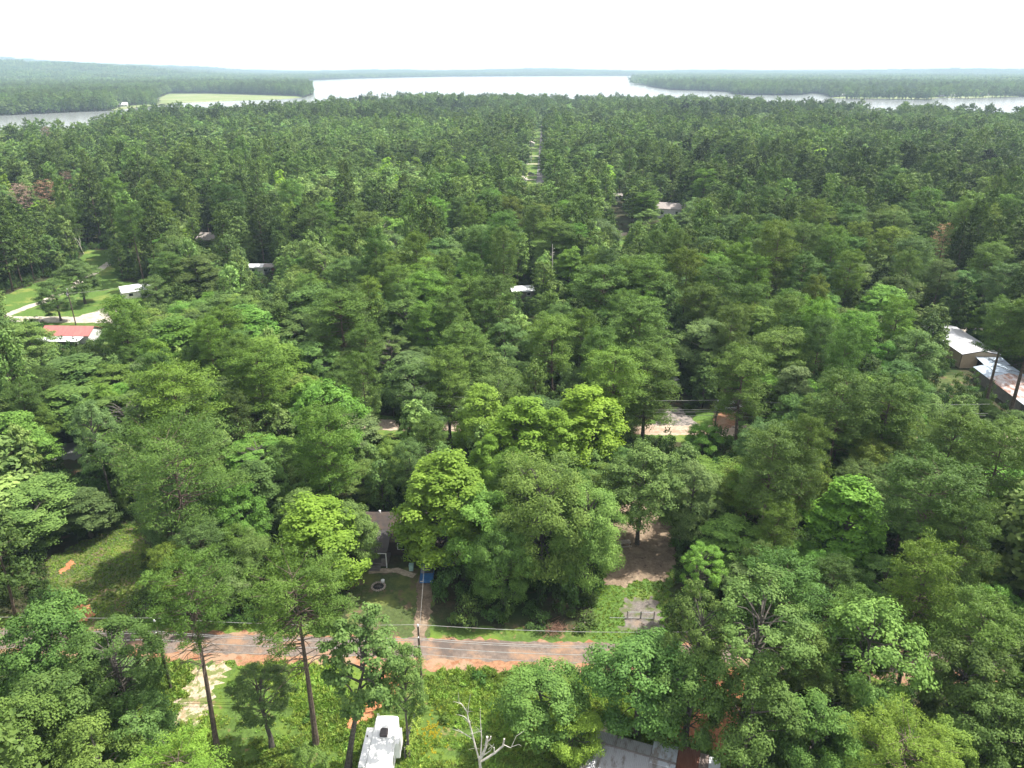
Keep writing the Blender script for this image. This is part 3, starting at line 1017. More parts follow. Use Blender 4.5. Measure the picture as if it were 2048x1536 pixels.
# south of the near road
hero('flatpine', 350, 1118, 25, 88, (1.1, 1.2, .95), 'tall round crowned pine with dark leaning bare trunk over the gravel drive', var=0, lean=(0, R(-1.5)))
hero('flatpine', 577, 1112, 25, 106, (1.1, 1.3, 1.0), 'tall pine with thick brown trunk and wide fuzzy crown, beside the lime green tree', var=1)
hero('slim', 745, 1222, 22, 82, (1.05, 1.15, 1.1), 'slender dark-trunked broadleaf tree standing left of the white camper', xy=(-17.3, 54.6), var=0, rz=0, lean=(0, R(9.5)))
hero('airy', 800, 1290, 15.5, 50, (.95, 1.05, 1.0), 'small dense broadleaf tree just left of the nearest utility pole')
hero('tufted', 515, 1335, 11.4, 62, (.8, .8, .85), 'sparse dark scraggly tree with bare twisted limbs, left of the thick pine trunk', var=1)
hero('oak', 610, 1490, 11, 42, (1.05, 1.15, 1.0), 'small round treetop at the bottom edge, left of the camper')
hero('oak', 60, 1205, 17, 95, (1.05, 1.15, .95), 'bright broadleaf tree left of the orange clay patch, over the road')
hero('tufted', 215, 1250, 16, 95, (.85, .95, .8), 'dark broadleaf tree with grey twigs, left of the gravel drive', var=2)
hero('oak', 100, 1330, 15, 95, (.95, 1.05, .9), 'broad dark oak in the lower left corner, nearest the road')
hero('oak', 25, 1400, 15, 95, (1.0, 1.15, .9), 'broad round broadleaf tree on the left edge at the bottom')
hero('oak', 165, 1440, 14, 90, (1.1, 1.2, .9), 'low light green broadleaf crown at the bottom left')
hero('airy', 255, 1400, 12, 70, (.85, .95, .85), 'scrubby dark tree left of the leaning pine trunk')
hero('flatpine', 350, 1492, 17, 90, (1.5, 1.5, .9), 'yellow-green pine top at the bottom edge under the leaning pine', var=2)
hero('oak', 1090, 1345, 9.8, 92, (1.1, 1.15, .9), 'low bushy tree hung with bright vines, right of the bare white snag')
hero('oak', 1145, 1420, 7.5, 62, (1.5, 1.55, .8), 'yellow-green vine tangle on the right side of the low bushy tree')
hero('oak', 1290, 1268, 14.5, 112, (.85, .95, .8), 'dark dense oak spreading over the old tin shed')
hero('oak', 1395, 1300, 15, 80, (.85, .95, .8), 'dark oak with visible black trunk behind the rusty shed panel')
hero('tufted', 1530, 1168, 21.5, 116, (.95, 1.02, .9), 'airy tall oak with open tufted limbs, above the wires right of the gate', var=0)
hero('tufted', 1408, 1180, 20, 70, (.98, 1.05, .9), 'thin tufted treetop left of the tall airy oak', var=3)
hero('airy', 1765, 1220, 18.5, 108, (1.2, 1.3, 1.05), 'rounded light green broadleaf tree right of the airy oak')
hero('oak', 1520, 1345, 15.5, 105, (.9, 1.0, .85), 'dark leafy oak right of the tin sheds, lower edge')
hero('oak', 1640, 1400, 13, 80, (.95, 1.05, .85), 'shaded green oak between the tin sheds and the pine top at the bottom')
hero('flatpine', 1830, 1440, 19, 105, (1.55, 1.5, .95), 'yellow-green pine top at the bottom right corner', var=1)
hero('pine', 1990, 1190, 20, 85, (.95, 1.05, .9), 'green pine on the right edge beside the road')
hero('oak', 1960, 1290, 17, 85, (.7, .8, .7), 'dark broadleaf tree below the right edge pine')
hero('oak', 2010, 1400, 15, 90, (.8, .9, .8), 'dark rounded tree in the bottom right corner')
hero('oak', 1700, 1480, 10, 70, (1.0, 1.1, .8), 'low green treetop at the bottom, left of the yellow-green pine top')
# between the near road and the second road
hero('lime', 628, 988, 15.5, 100, G, 'lime green tree left of the dark roofed house', var=0)
hero('lime', 890, 903, 19, 104, (.95, .98, 1.0), 'lime green tree right of the dark roofed house', var=1)
hero('droop', 1085, 915, 20.5, 112, (1.35, 1.42, 1.1), 'very large drooping green tree at the middle of the roadside, tallest of its clump', var=0)
hero('droop', 1178, 965, 17.5, 78, (1.4, 1.36, 1.15), 'drooping green tree on the right of the tallest roadside tree, by the side yard', var=1)
hero('droop', 1005, 1035, 14, 70, (1.25, 1.36, 1.05), 'lower drooping green tree right of the blue pickup', var=2)
hero('oak', 706, 1002, 13, 50, (.95, 1.05, 1.0), 'dark green tree squeezed between the lime green tree and the dark roofed house')
hero('oak', 965, 985, 15, 78, (1.15, 1.35, .9), 'leafy green crown between lime tree and large drooping tree')
hero('lime', 1115, 815, 16.5, 62, (.9, .95, .95), 'lower lime green tree joining the pair behind the large drooping tree', var=1)
hero('lime', 1180, 765, 19, 88, (1.0, 1.0, .9), 'tall lime green tree behind the large drooping tree, right hand of the pair', var=2)
hero('lime', 1046, 792, 18, 80, (.92, .96, .95), 'tall lime green tree behind the large drooping tree, left hand of the pair', var=3)
hero('lime', 975, 870, 13, 38, (.85, .92, .95), 'small lime green treetop between the two big lime trees')
hero('oval', 960, 770, 17, 52, (1.25, 1.45, .8), 'slim green tree left of the tall pair of lime trees', var=1)
hero('oak', 1290, 895, 17, 78, (.9, 1.0, .95), 'dark oak over the leaf-littered side yard')
hero('oak', 1390, 925, 15, 62, (.95, 1.0, 1.1), 'grey-green oak right of the leaf-littered side yard')
hero('airy', 1480, 1045, 10.4, 78, (1.2, 1.4, 1.0), 'feathery light green tree below the straight pine trunk', var=2)
hero('oval', 1718, 955, 17, 82, (1.35, 1.6, .8), 'vivid green vine-covered tree in the dark right woods', var=2)
hero('tallpine', 1555, 855, 24, 66, G, 'pine with long pale trunk right of the grey-green oak')
hero('tallpine', 1880, 905, 24, 92, (.9, .95, .9), 'broad dark pine in the right woods above the road')
hero('tallpine', 1700, 742, 24, 60, G, 'tall pine with bare trunk, left of the dark pine stand on the right')
hero('tallpine', 1790, 750, 23, 62, (1.15, 1.15, 1), 'fluffy pine below the metal building')
hero('pine', 1930, 815, 22, 70, (1.1, 1.15, 1), 'light pine below the rusty roof')
hero('tallpine', 2020, 840, 24, 70, (.95, 1, .9), 'pine at the right edge below the rusty roof')
hero('broadpine', 322, 838, 26, 132, (1.15, 1.25, 1.1), 'huge broad pine with broken bare limbs in the left glade', rz=2.0)
hero('pine', 640, 810, 22, 62, (1.15, 1.2, .85), 'yellowish conical pine left of the road gap')
hero('oak', 828, 720, 18, 70, (.95, 1.05, 1.1), 'rounded grey-green oak left of the slim green tree')
hero('pine', 893, 690, 20, 52, (1.0, 1.1, .9), 'green pine just behind the rounded grey-green oak')
hero('pine', 1283, 590, 24, 72, (.95, 1.05, .9), 'large dark pine with bare inner limbs, above the second road')
hero('pine', 1300, 690, 20, 64, (1.1, 1.2, .95), 'green pine directly in front of the large dark pine')
hero('pine', 1213, 525, 24, 66, (1.0, 1.1, .95), 'tall rounded pine right of the pale thin snag')
hero('pine', 680, 575, 24, 66, (1.05, 1.15, .9), 'big rounded pine left of centre, olive green')
hero('oak', 1010, 640, 17, 56, (.85, .95, 1.0), 'dark grey oak right of the green pine at the centre')
hero('pine', 1112, 625, 22, 54, (1.1, 1.15, .9), 'pine with layered pads left of the large dark pine')
hero('pine', 505, 690, 22, 66, (1.1, 1.2, .8), 'olive pine left of centre with horizontal layers')
hero('pine', 335, 725, 23, 90, (1.2, 1.3, .8), 'wide yellowish pine behind the huge broad pine')
hero('oak', 1420, 640, 16, 66, (1.1, 1.1, 1.25), 'pale grey-green rounded tree right of the large dark pine')
hero('pine', 1500, 690, 22, 62, (1.0, 1.1, .9), 'green pine right of the clay drive on the second road')
hero('oak', 1410, 850, 8, 40, (1.2, 1.4, .8), 'small bright tree at the edge of the second road')
hero('redpine', 85, 358, 21, 24, (1.15, 1.35, 1.35), 'dead pine with rust red needles on the left')
hero('greypine', 33, 365, 20, 22, (1.4, 1.2, 1.15), 'dead greyish pine left of the rust red one')
hero('redpine', 1893, 445, 22, 24, (1.3, 1.45, 1.4), 'dead orange-brown pine in the right woods')
hero('greypine', 92, 252, 22, 14, (1.2, .9, .9), 'faded pinkish dead pine near the left inlet')
hero('greypine', 132, 340, 18, 16, (1.2, 1, .9), 'pale dead treetop above the rust red pine')
hero('tallpine', 2034, 592, 26, 50, (.9, 1, .9), 'tall pine whose bare trunk crosses the rusty roof, left of a pair')
hero('tallpine', 2092, 590, 27, 60, (.95, 1, .9), 'tall pine crossing the rusty roof at the very edge of the photo')
hero('oak', 1972, 800, 7, 40, (1.0, 1.1, .9), 'low leafy bush tree under the eave of the rusty roofed shed')
hero('oak', 2038, 822, 7.5, 42, (.95, 1.05, .9), 'low leafy bush tree at the right edge below the rusty roofed shed')
hero('oak', 1372, 424, 12, 24, (1.1, 1.15, 1.1), 'round tree against the right end of the pale brown roofed house')
hero('oak', 1296, 416, 13, 30, (1.05, 1.15, 1.05), 'round tree between the grey roofed and the pale brown roofed houses')
hero('oak', 1076, 588, 8, 18, (1.1, 1.2, 1.0), 'small tree at the right end of the low white roofed house')
hero('oak', 303, 548, 15, 36, (1, 1.05, 1.05), 'round tree hiding the right end of the pale metal roofed house')
hero('oak', 500, 542, 8, 15, (1.1, 1.2, 1), 'small tree in front of the white mobile home')
hero('oak', 45, 640, 13, 50, (1.1, 1.15, 1), 'round tree hiding the left end of the red roofed building')
hero('pine', 232, 590, 22, 46, (1.1, 1.2, .9), 'ragged pine right of the red roofed building')
hero('oak', 100, 555, 13, 36, (.85, .9, .9), 'dark round tree alone on the mown field')
hero('oak', 150, 520, 14, 42, (.8, .9, .95), 'darker tree behind the lone field tree')


# ---- what must stay visible: ground points (or roof points) that no ordinary tree may hide
MUST = []


def must(pts, r=2.0, z=0.0):
    for u, v in pts:
        p = at(u, v, z)
        MUST.append((p.x, p.y, z, r))


def mline(a, b_, n, r=2.0, z=0.0):
    must([(a[0] + (b_[0] - a[0]) * i / (n - 1), a[1] + (b_[1] - a[1]) * i / (n - 1)) for i in range(n)], r, z)


mline((300, 1312), (700, 1316), 12)
mline((840, 1280), (1190, 1300), 14)
mline((840, 1335), (1190, 1340), 12)
mline((340, 1380), (460, 1440), 6)
mline((400, 1400), (680, 1420), 8)
mline((840, 1400), (1000, 1400), 7)
mline((860, 1470), (1000, 1470), 6)
mline((540, 1500), (700, 1500), 5)
mline((720, 1150), (722, 1240), 5)
mline((770, 1140), (770, 1210), 4)
mline((830, 1145), (848, 1250), 7)
must([(735, 1050), (760, 1045), (790, 1045), (750, 1090), (790, 1090), (770, 1120)], 1, 3)
mline((1250, 1055), (1250, 1260), 9)
mline((1300, 1055), (1300, 1260), 9)
must([(1220, 1240), (1225, 1270), (1275, 1095), (1325, 1130)])
mline((110, 1140), (270, 1090), 5)
mline((140, 1230), (240, 1180), 4)
must([(190, 1120), (250, 1130), (60, 1300), (95, 1300), (1920, 1350), (1930, 1362)], 1.5)
must([(765, 850), (780, 852), (900, 850), (908, 855), (1300, 858), (1330, 860), (1370, 862), (1330, 840), (1350, 825), (1390, 840), (1450, 850), (1460, 835), (1470, 822), (1345, 790)], 1.5)
mline((1310, 800), (1430, 800), 4, 1, 3)
must([(1352, 762)], 1, 1)
mline((75, 628), (215, 628), 7)
mline((95, 645), (225, 645), 7)
mline((150, 585), (280, 580), 6)
must([(160, 600), (210, 600), (190, 530), (205, 525), (200, 540), (20, 630), (40, 615)], 2)
mline((95, 668), (170, 672), 6, 1, 3)
must([(255, 592), (275, 585), (290, 575)], 1, 3)
must([(405, 486), (425, 488), (500, 540), (520, 540), (535, 540), (545, 545)], 1, 3)
must([(1040, 592), (1055, 588), (1145, 592)], 1, 3)
must([(1325, 420), (1335, 425), (1342, 420)], 1, 3)
must([(1242, 478), (1245, 490)], 3)
must([(1235, 400), (1237, 420)], 2, 1)
mline((1925, 690), (1980, 720), 5, 2, 3)
must([(1925, 740), (1950, 700)], 2, 1)
mline((1960, 735), (2040, 790), 6, 2, 3)
must([(1880, 768), (1905, 765)], 2)
must([(125, 900), (150, 905)], 1.5)
for v in np.linspace(262, 358, 15):
    yy = at(1075, v).y
    for off in (-7, -2):
        MUST.append((street_x(yy) + off, yy, 0.0, .5))
must([(1448, 812), (1465, 815)], 1, 1)
for h in HERO:
    for f in (.62, .85):
        MUST.append((h[1], h[2], h[3] * f, 0.0))
MUSTA = np.array(MUST)


def blocked(x, y, h, r, zb=0.0):
    """does a tree stand on a kept place or between it and the camera"""
    x, y, h, r = (np.asarray(q, float)[:, None] for q in (x, y, h, r))
    px_, py_, pz, pr = (MUSTA[None, :, i] for i in range(4))
    L2 = px_ ** 2 + py_ ** 2
    t = (x * px_ + y * py_) / L2
    dist = np.abs(x * py_ - y * px_) / np.sqrt(L2)
    tt = np.minimum(t + r / np.sqrt(L2), 1.0)
    zl = CAMZ + (pz - CAMZ) * tt                # lowest height of the sight line over the crown
    hide = (dist < r * 0.92) & (t > 0) & (t < 1 + 0.0 * t) & (zl < h)
    near = np.hypot(x - px_, y - py_) < pr + r * 0.45
    return (hide | near).any(1)


LANES = []
BUILT = []      # (x0, x1, y0, y1) footprints kept free of trees

# ------------------------------------------------------------------ buildings and objects
def gable(th, x0, x1, y0, y1, h, rh, wm, rm, along='x', over=0.45, thick=0.14, roofname='roof'):
    """walls and a two-sided roof, ridge along local x or y"""
    if along == 'x':
        a0, a1, c0, c1, ax = x0, x1, y0, y1, 'x'
    else:
        a0, a1, c0, c1, ax = y0, y1, x0, x1, 'y'
    cm, hw = (c0 + c1) / 2, (c1 - c0) / 2
    s = rh / hw
    MB().prism([(c0, 0), (c1, 0), (c1, h), (cm, h + rh), (c0, h)], a0, a1, ax).obj('wall', wm, th)
    e = 0.03
    zo = h - over * s + e
    prof = [(c0 - over, zo), (cm, h + rh + e), (c1 + over, zo), (c1 + over, zo + thick), (cm, h + rh + e + thick), (c0 - over, zo + thick)]
    return MB().prism(prof, a0 - over, a1 + over, ax).obj(roofname, rm, th)


def window(th, cx, cy, cz, w_, h_, face='y', sgn=-1, fm=None):
    f = 0.08
    fr, gl = MB(), MB()
    d0, d1 = (0.0, 0.05)
    if face == 'y':
        ya, yb = sorted((cy + sgn * d0, cy + sgn * d1))
        fr.box(cx - w_ / 2 - f, cx + w_ / 2 + f, ya, yb, cz - h_ / 2 - f, cz + h_ / 2 + f)
        ya, yb = sorted((cy + sgn * d1, cy + sgn * (d1 + .02)))
        gl.box(cx - w_ / 2, cx + w_ / 2, ya, yb, cz - h_ / 2, cz + h_ / 2)
    else:
        xa, xb = sorted((cx + sgn * d0, cx + sgn * d1))
        fr.box(xa, xb, cy - w_ / 2 - f, cy + w_ / 2 + f, cz - h_ / 2 - f, cz + h_ / 2 + f)
        xa, xb = sorted((cx + sgn * d1, cx + sgn * (d1 + .02)))
        gl.box(xa, xb, cy - w_ / 2, cy + w_ / 2, cz - h_ / 2, cz + h_ / 2)
    o = fr.obj('window', fm or M['white'], th)
    gl.obj('pane', M['glass'], o)
    return o


# --- dark roofed house behind the front yard
HX, HY = -16.0, 95.2
hs = empty('house', (HX, HY, 0), R(-1.5), 'small house with dark mossy shingle roof and white porch beam, between the two lime trees', 'house')
gable(hs, -7.0, 6.6, -3.6, 3.7, 2.9, 2.1, M['darkwall'], M['shingle_brown'], over=0.5)
MB().tube([(-4.4, 0.4, 4.9), (-4.4, 0.4, 5.35)], 0.16, 8).obj('roof_vent', M['white'], hs)
MB().box(-5.9, -2.3, -6.3, -3.62, 0.0, 0.55).obj('porch_floor', M['greywall'], hs)
MB().add([(-6.1, -6.75, 2.72), (-2.15, -6.75, 2.72), (-2.15, -2.6, 3.62), (-6.1, -2.6, 3.62), (-6.1, -6.75, 2.84), (-2.15, -6.75, 2.84), (-2.15, -2.6, 3.80), (-6.1, -2.6, 3.80)],
         [(3, 2, 1, 0), (4, 5, 6, 7), (0, 1, 5, 4), (1, 2, 6, 5), (2, 3, 7, 6), (3, 0, 4, 7)]).obj('porch_roof', M['shingle'], hs)
MB().box(-5.95, -2.3, -6.68, -6.5, 2.5, 2.7).obj('porch_beam', M['white'], hs)
for x in (-5.88, -2.38):
    MB().box(x - .06, x + .06, -6.64, -6.52, 0, 2.5).obj('porch_post', M['white'], hs)
MB().box(-5.82, -5.0, -6.3, -6.24, .56, 1.4).obj('railing', M['greywall'], hs)
MB().box(-3.2, -2.44, -6.3, -6.24, .56, 1.4).obj('railing', M['greywall'], hs)
st = MB()
for i in range(3):
    st.box(-4.85, -3.3, -6.9 - 0.3 * i, -6.62 - 0.3 * i, 0, 0.44 - 0.14 * i)
st.obj('step', M['greywall'], hs)
window(hs, -0.6, -3.6, 1.7, 1.1, 1.0)
window(hs, 3.4, -3.6, 1.7, 1.4, 1.0)
dr = MB().box(-4.6, -3.65, -3.66, -3.6, 0.56, 2.55).obj('door', M['black'], hs)
BUILT.append((HX - 8, HX + 8, HY - 8.5, HY + 5))

# --- fire ring on the front lawn
p = at(757, 1174)
fr_ = empty('fire_ring', (p.x, p.y, 0), 0, 'round ring of pale stones on the front lawn of the dark roofed house', 'fire pit')
sb = MB()
for k in range(18):
    a = 2 * math.pi * k / 18
    sb.ball((0.92 * math.cos(a), 0.92 * math.sin(a), 0.13), .17, .15, .17, 8, 5, 0.12)
sb.obj('stone_ring', M['stone'], fr_)
MB().ball((0, 0, 0.02), .76, .76, .07, 14, 4, 0.05).obj('ash_bed', M['black'], fr_)
q = MB()
for k in range(6):
    a = k * 1.1
    q.tube([(.45 * math.cos(a), .45 * math.sin(a), .08), (-.25 * math.cos(a + .5), -.25 * math.sin(a + .5), .26)], .055, 6)
q.obj('firewood', M['bark_oak'], fr_)
p = at(766, 1166)
pl = MB().tube([(0, 0, 0), (0, 0, .5), (0, 0, .52)], [.2, .26, .28], 10).obj('bucket', M['white'], loc=(p.x, p.y, 0.01))
tag(pl, 'small white bucket at the edge of the stone fire ring', 'bucket')
p = at(706, 1137)
pl = MB().tube([(0, 0, 0), (0, 0, .9)], [.16, .2], 10).ball((0, 0, 1.05), .22, .22, .2).obj('garden_ornament', M['white'], loc=(p.x, p.y, 0.01))
tag(pl, 'small white ornament in the shade left of the porch', 'ornament')
p = at(823, 1140)
pl = MB().box(-.3, .3, -.3, .3, 0, .95).box(-.33, .33, -.35, .33, .96, 1.03).obj('wheelie_bin', simple('pale green plastic', (.36, .55, .50), .5), loc=(p.x, p.y, 0.01))
tag(pl, 'pale green bin at the end of the curved garden path', 'bin')


def car(label, loc, rz, paint, cat='car', tarp=None, length=4.6, wid=1.8, h=1.45):
    e = empty('parked_' + cat, loc, rz, label, cat)
    L2, W2 = length / 2, wid / 2
    body = [(-L2, .35), (L2, .35), (L2 * .99, .72), (L2 * .55, .88), (-L2 * .96, .92), (-L2, .7)]
    MB().prism(body, -W2, W2, 'y').obj('body', paint, e)
    cab = [(-L2 * .78, .9), (L2 * .42, .9), (L2 * .12, h), (-L2 * .6, h)]
    g = MB()
    k = len(cab)
    vs = [(a, -W2 * .96, z) if z < 1 else (a, -W2 * .78, z) for a, z in cab] + [(a, W2 * .96, z) if z < 1 else (a, W2 * .78, z) for a, z in cab]
    g.add(vs, [tuple(range(k)), tuple(range(k, 2 * k))[::-1]] + [(i, k + i, k + (i + 1) % k, (i + 1) % k) for i in range(k)])
    g.obj('cabin_glass', M['glass'], e)
    MB().box(-L2 * .6, L2 * .12, -W2 * .77, W2 * .77, h + .002, h + .05).obj('roof', tarp or paint, e)
    for sx_ in (-.62, .62):
        for sy in (-1, 1):
            MB().tube([(L2 * sx_, sy * (W2 - .2), .33), (L2 * sx_, sy * (W2 + .02), .33)], .33, 14).obj('wheel', M['rubber'], e)
    for sy in (-1, 1):
        MB().box(L2 * .985, L2 + .012, sy * W2 * .72 - .18, sy * W2 * .72 + .18, .55, .7).obj('headlight', M['porcelain'], e)
    return e


p = at(853, 1163)
car('blue pickup parked in the shade at the top of the gravel driveway', (p.x, p.y + 1.8, .03), R(-88), M['blue'], 'pickup', M['bluetarp'], 5.2, 1.95, 1.75)
p = at(1352, 771)
car('white and dark car half hidden under the pines behind the ash heap drive', (p.x, p.y, .02), R(-75), M['carwhite'])
p = at(1466, 818)
car('white car parked in the shade above the clay drive by the second road', (p.x, p.y, .05), R(10), M['carwhite'])
p = at(1062, 349)
car('dark car on the driveway beside the long straight street', (p.x, p.y, .05), R(5), M['charcoal'])

# --- white camper at the bottom
A_, B_, C_ = at(752, 1432, 3.55), at(797, 1432, 3.55), at(728, 1536, 3.55)
rvx, rvy = (A_.x + B_.x) / 2, A_.y
rv = empty('camper_trailer', (rvx, rvy, 0), -math.atan2(A_.x - C_.x, A_.y - C_.y) * 0.6, 'white camper trailer with a dark roof air conditioner, parked on the grass', 'camper')
RL = 9.4
bd = MB().prism([(-1.2, .62), (1.2, .62), (1.22, .8), (1.22, 3.3), (1.1, 3.5), (.6, 3.58), (-.6, 3.58), (-1.1, 3.5), (-1.22, 3.3), (-1.22, .8)], -RL, 0, 'y').obj('body', M['white'], rv)
MB().prism([(-1.0, .35), (1.0, .35), (1.0, .6), (-1.0, .6)], -RL + .4, -.3, 'y').obj('chassis', M['black'], rv)
sl = MB().box(-2.0, -1.225, -6.0, -1.15, 1.0, 3.12).obj('slide_out', M['white'], rv)
MB().box(-1.85, -1.32, -6.03, -6.0, 1.8, 2.75).obj('pane', M['glass'], sl)
MB().tube([(-1.75, -2.3, 3.13), (-1.75, -2.3, 3.3)], .07, 8).obj('antenna_base', M['charcoal'], sl)
sr = MB().box(1.225, 1.72, -3.1, -1.1, .95, 3.05).obj('slide_out', M['white'], rv)
ac = MB().prism([(-.36, -.42), (.36, -.42), (.42, -.3), (.42, .42), (.3, .55), (-.3, .55), (-.42, .42), (-.42, -.3)], 3.585, 3.86, 'z').obj('air_conditioner', M['charcoal'], rv)
ac.location = (0.06, -2.35, 0)
MB().box(-.2, .2, -5.2, -4.8, 3.585, 3.66).obj('roof_hatch', M['white'], rv)
MB().box(-.22, .18, -7.7, -7.3, 3.585, 3.66).obj('roof_hatch', M['white'], rv)
for y in (-6.2, -7.9):
    MB().box(1.221, 1.24, y - .5, y + .5, 1.75, 2.5).obj('window', M['glass'], rv)
aw = MB().tube([(1.3, -9.2, 3.28), (1.3, -3.3, 3.28)], .075, 8).obj('awning_roll', M['white'], rv)
for y in (-4.2, -8.8):
    MB().box(1.23, 1.27, y - .03, y + .03, 1.2, 3.2).obj('awning_arm', M['grey'], rv)
for k, y in enumerate((-5.6, -6.5)):
    for sx_ in (-1, 1):
        MB().tube([(sx_ * .95, y, .36), (sx_ * 1.16, y, .36)], .36, 14).obj('wheel', M['rubber'], rv)
for x in (-1.02, -.93, -.84):
    MB().tube([(x, -.12, 3.5), (x - .02, -.1, 4.0)], .018, 5).obj('antenna', M['white'], rv)
MB().tube([(-.5, 0, .55), (0, 1.25, .5)], .05, 6).tube([(.5, 0, .55), (0, 1.25, .5)], .05, 6).obj('drawbar', M['black'], rv)
BUILT.append((rvx - 3, rvx + 3, rvy - 12, rvy + 2))

# --- vine covered fence right of the camper
f0, f1 = at(846, 1395), at(812, 1520)
fl = (f1 - f0).length
fe = empty('vine_fence', (f0.x, f0.y, 0), math.atan2(f1.y - f0.y, f1.x - f0.x), 'dark board fence overgrown with bright vines, right of the white camper', 'fence')
MB().box(0, fl, -.03, .03, .1, 1.75).obj('panel', M['fence_dark'], fe)
for k in range(6):
    x = fl * k / 5
    MB().box(x - .05, x + .05, -.1, -.032, 0, 1.85).obj('post', M['greywall'], fe)
vm = MB()
for k in range(130):
    x = random.uniform(0, fl)
    c = np.array([x, random.uniform(.1, .9) * random.random(), random.uniform(.4, 1.95)])
    n_ = 22
    dd = unit(n_)
    vm.leaves(c + dd * .35 * rng.random((n_, 1)), dd + np.array([0, .6, .7]), .2 * rng.uniform(.7, 1.2, n_), .5 + random.uniform(-.2, .25) + rng.normal(size=n_) * .12, .7)
vm.obj('vine', M['grass_blade'], fe)

# --- leaning boards by the fence
p = at(822, 1452)
bd = MB()
for k in range(4):
    bd.box(-.12 + .16 * k, .0 + .16 * k, -1.4 + .2 * k, 1.2 + .15 * k, .06 * k + .04, .06 * k + .1)
o = bd.obj('board_pile', M['stone'], loc=(p.x, p.y, 0.0))
o.rotation_euler = (R(4), 0, R(-12))
tag(o, 'weathered pale boards lying along the dark vine-covered fence', 'boards')


# --- utility poles and wires
def pole(label, x, y, h, trans=False, guard=False, group=None, vine=False):
    e = empty('utility_pole', (x, y, 0), 0, label, 'utility pole', group)
    MB().tube([(0, 0, 0), (0, 0, h * .5), (0, 0, h)], [.17, .145, .11], 9).obj('post', M['polewood'], e)
    MB().tube([(0, 0, h), (0, 0, h + .12), (0, 0, h + .14), (0, 0, h + .32)], [.05, .05, .13, .09], 8).obj('insulator', M['porcelain'], e)
    MB().tube([(.0, -.1, h - 1.35), (.0, -.3, h - 1.35)], .06, 6).obj('insulator', M['porcelain'], e)
    if trans:
        c = MB().tube([(-.32, -.1, h - 1.9), (-.32, -.1, h - 1.0), (-.32, -.1, h - .95)], [.24, .24, .12], 12).obj('transformer', M['grey'], e)
        MB().tube([(-.32, -.1, h - .95), (-.32, -.1, h - .7)], .05, 6).obj('bushing', M['porcelain'], c)
    if guard:
        MB().tube([(.17, -.1, 0), (.17, -.1, 1.5)], .075, 7).obj('cable_guard', M['porcelain'], e)
    if vine:
        v_ = MB()
        for k in range(70):
            z = random.uniform(.2, h * .8)
            n_ = 18
            dd = unit(n_)
            v_.leaves(np.array([0, 0, z]) + dd * .45 * rng.random((n_, 1)), dd + np.array([0, 0, .5]), .2 * rng.uniform(.7, 1.2, n_), .35 + rng.normal(size=n_) * .15, .7)
        v_.obj('vine', M['leaf_brush'], e)
    return e


pb = at(845, 1392)
PH = 10.4


def poleline(x):
    return pb.y - 0.036 * (x - pb.x)


pole('tall dark utility pole with white base guard and pale insulator, beside the camper', pb.x, pb.y, PH, guard=True)
pl_x = at(331, 1398).x
pole('leafy vine-covered utility pole left of the leaning pine trunk', pl_x, poleline(pl_x), PH - .3, vine=True)
pr_x = at(1396, 1264, PH).x
pole('utility pole hidden in the oaks right of the gate, pale insulator showing', pr_x, poleline(pr_x), PH)
PX = [pl_x - 42, pl_x, pb.x, pr_x, pr_x + 40]


def wire(label, heights, dy, r=.03, sag=.5, xs_=None, yf=None, group=None, name='power_line'):
    """one cable strung along a row of poles"""
    xs_ = xs_ or PX
    yf = yf or poleline
    pts = []
    for i in range(len(xs_) - 1):
        for k in range(12):
            t = k / 12
            x = xs_[i] + (xs_[i + 1] - xs_[i]) * t
            hh = heights[i] + (heights[i + 1] - heights[i]) * t
            pts.append((x, yf(x) + dy, hh - sag * 4 * t * (1 - t)))
    pts.append((xs_[-1], yf(xs_[-1]) + dy, heights[-1]))
    return tag(MB().tube(pts, r, 5, cap=False).obj(name, M['wire']), label, 'cable', group)


gw = 'cables on the poles along the near road'
wire('topmost thin power cable along the near road', [PH + .3] * 5, 0, 0.025, .45, group=gw)
wire('second cable from the top along the near road', [9.05] * 5, -.3, 0.034, .6, group=gw)
wire('third cable from the top along the near road', [8.3] * 5, .22, 0.034, .6, group=gw)
wire('fourth cable from the top along the near road', [7.75] * 5, -.22, 0.042, .65, group=gw)
wire('lowest sagging cable over the asphalt of the near road', [6.2] * 5, .25, 0.028, .7, group=gw)
s0, s1 = (pb.x, pb.y + .2, 8.6), (HX + 3, HY - 3.4, 3.2)
tag(MB().tube([s0, tuple((a + b_) / 2 - (.5 if i == 2 else 0) for i, (a, b_) in enumerate(zip(s0, s1))), s1], .016, 5).obj('service_cable', M['wire']),
    'thin service cable from the camper side pole to the dark roofed house', 'cable')

q = at(1436, 803, PH)
PQ = [q.x - 55, q.x, q.x + 50]
yq = lambda x: q.y - 0.036 * (x - q.x)
pole('utility pole with a grey transformer between ash drive and clay drive, second road', q.x, q.y, PH, trans=True)
gq = 'cables over the ash drive on the second road'
for lab, hh, dy in (('top cable over the ash drive on the second road', PH + .3, 0), ('second cable over the ash drive on the second road', 8.9, -.25),
                    ('third cable over the ash drive on the second road', 8.2, .2), ('bottom cable over the ash drive on the second road', 7.6, -.2)):
    wire(lab, [hh] * 3, dy, .028, .5, PQ, yq, gq)
a, b_ = at(152, 650), at(343, 608)
pole('utility pole with pale transformer standing on the mown field edge', a.x, a.y, 10.5, trans=True)
pole('utility pole at the right end of the field, against dark trees', b_.x, b_.y, 9.5)
ye = lambda x: a.y + (b_.y - a.y) * (x - a.x) / (b_.x - a.x)
wire('cable strung from the field pole towards the dark trees', [9.4, 8.6], 0, .028, .8, [a.x, b_.x], ye)
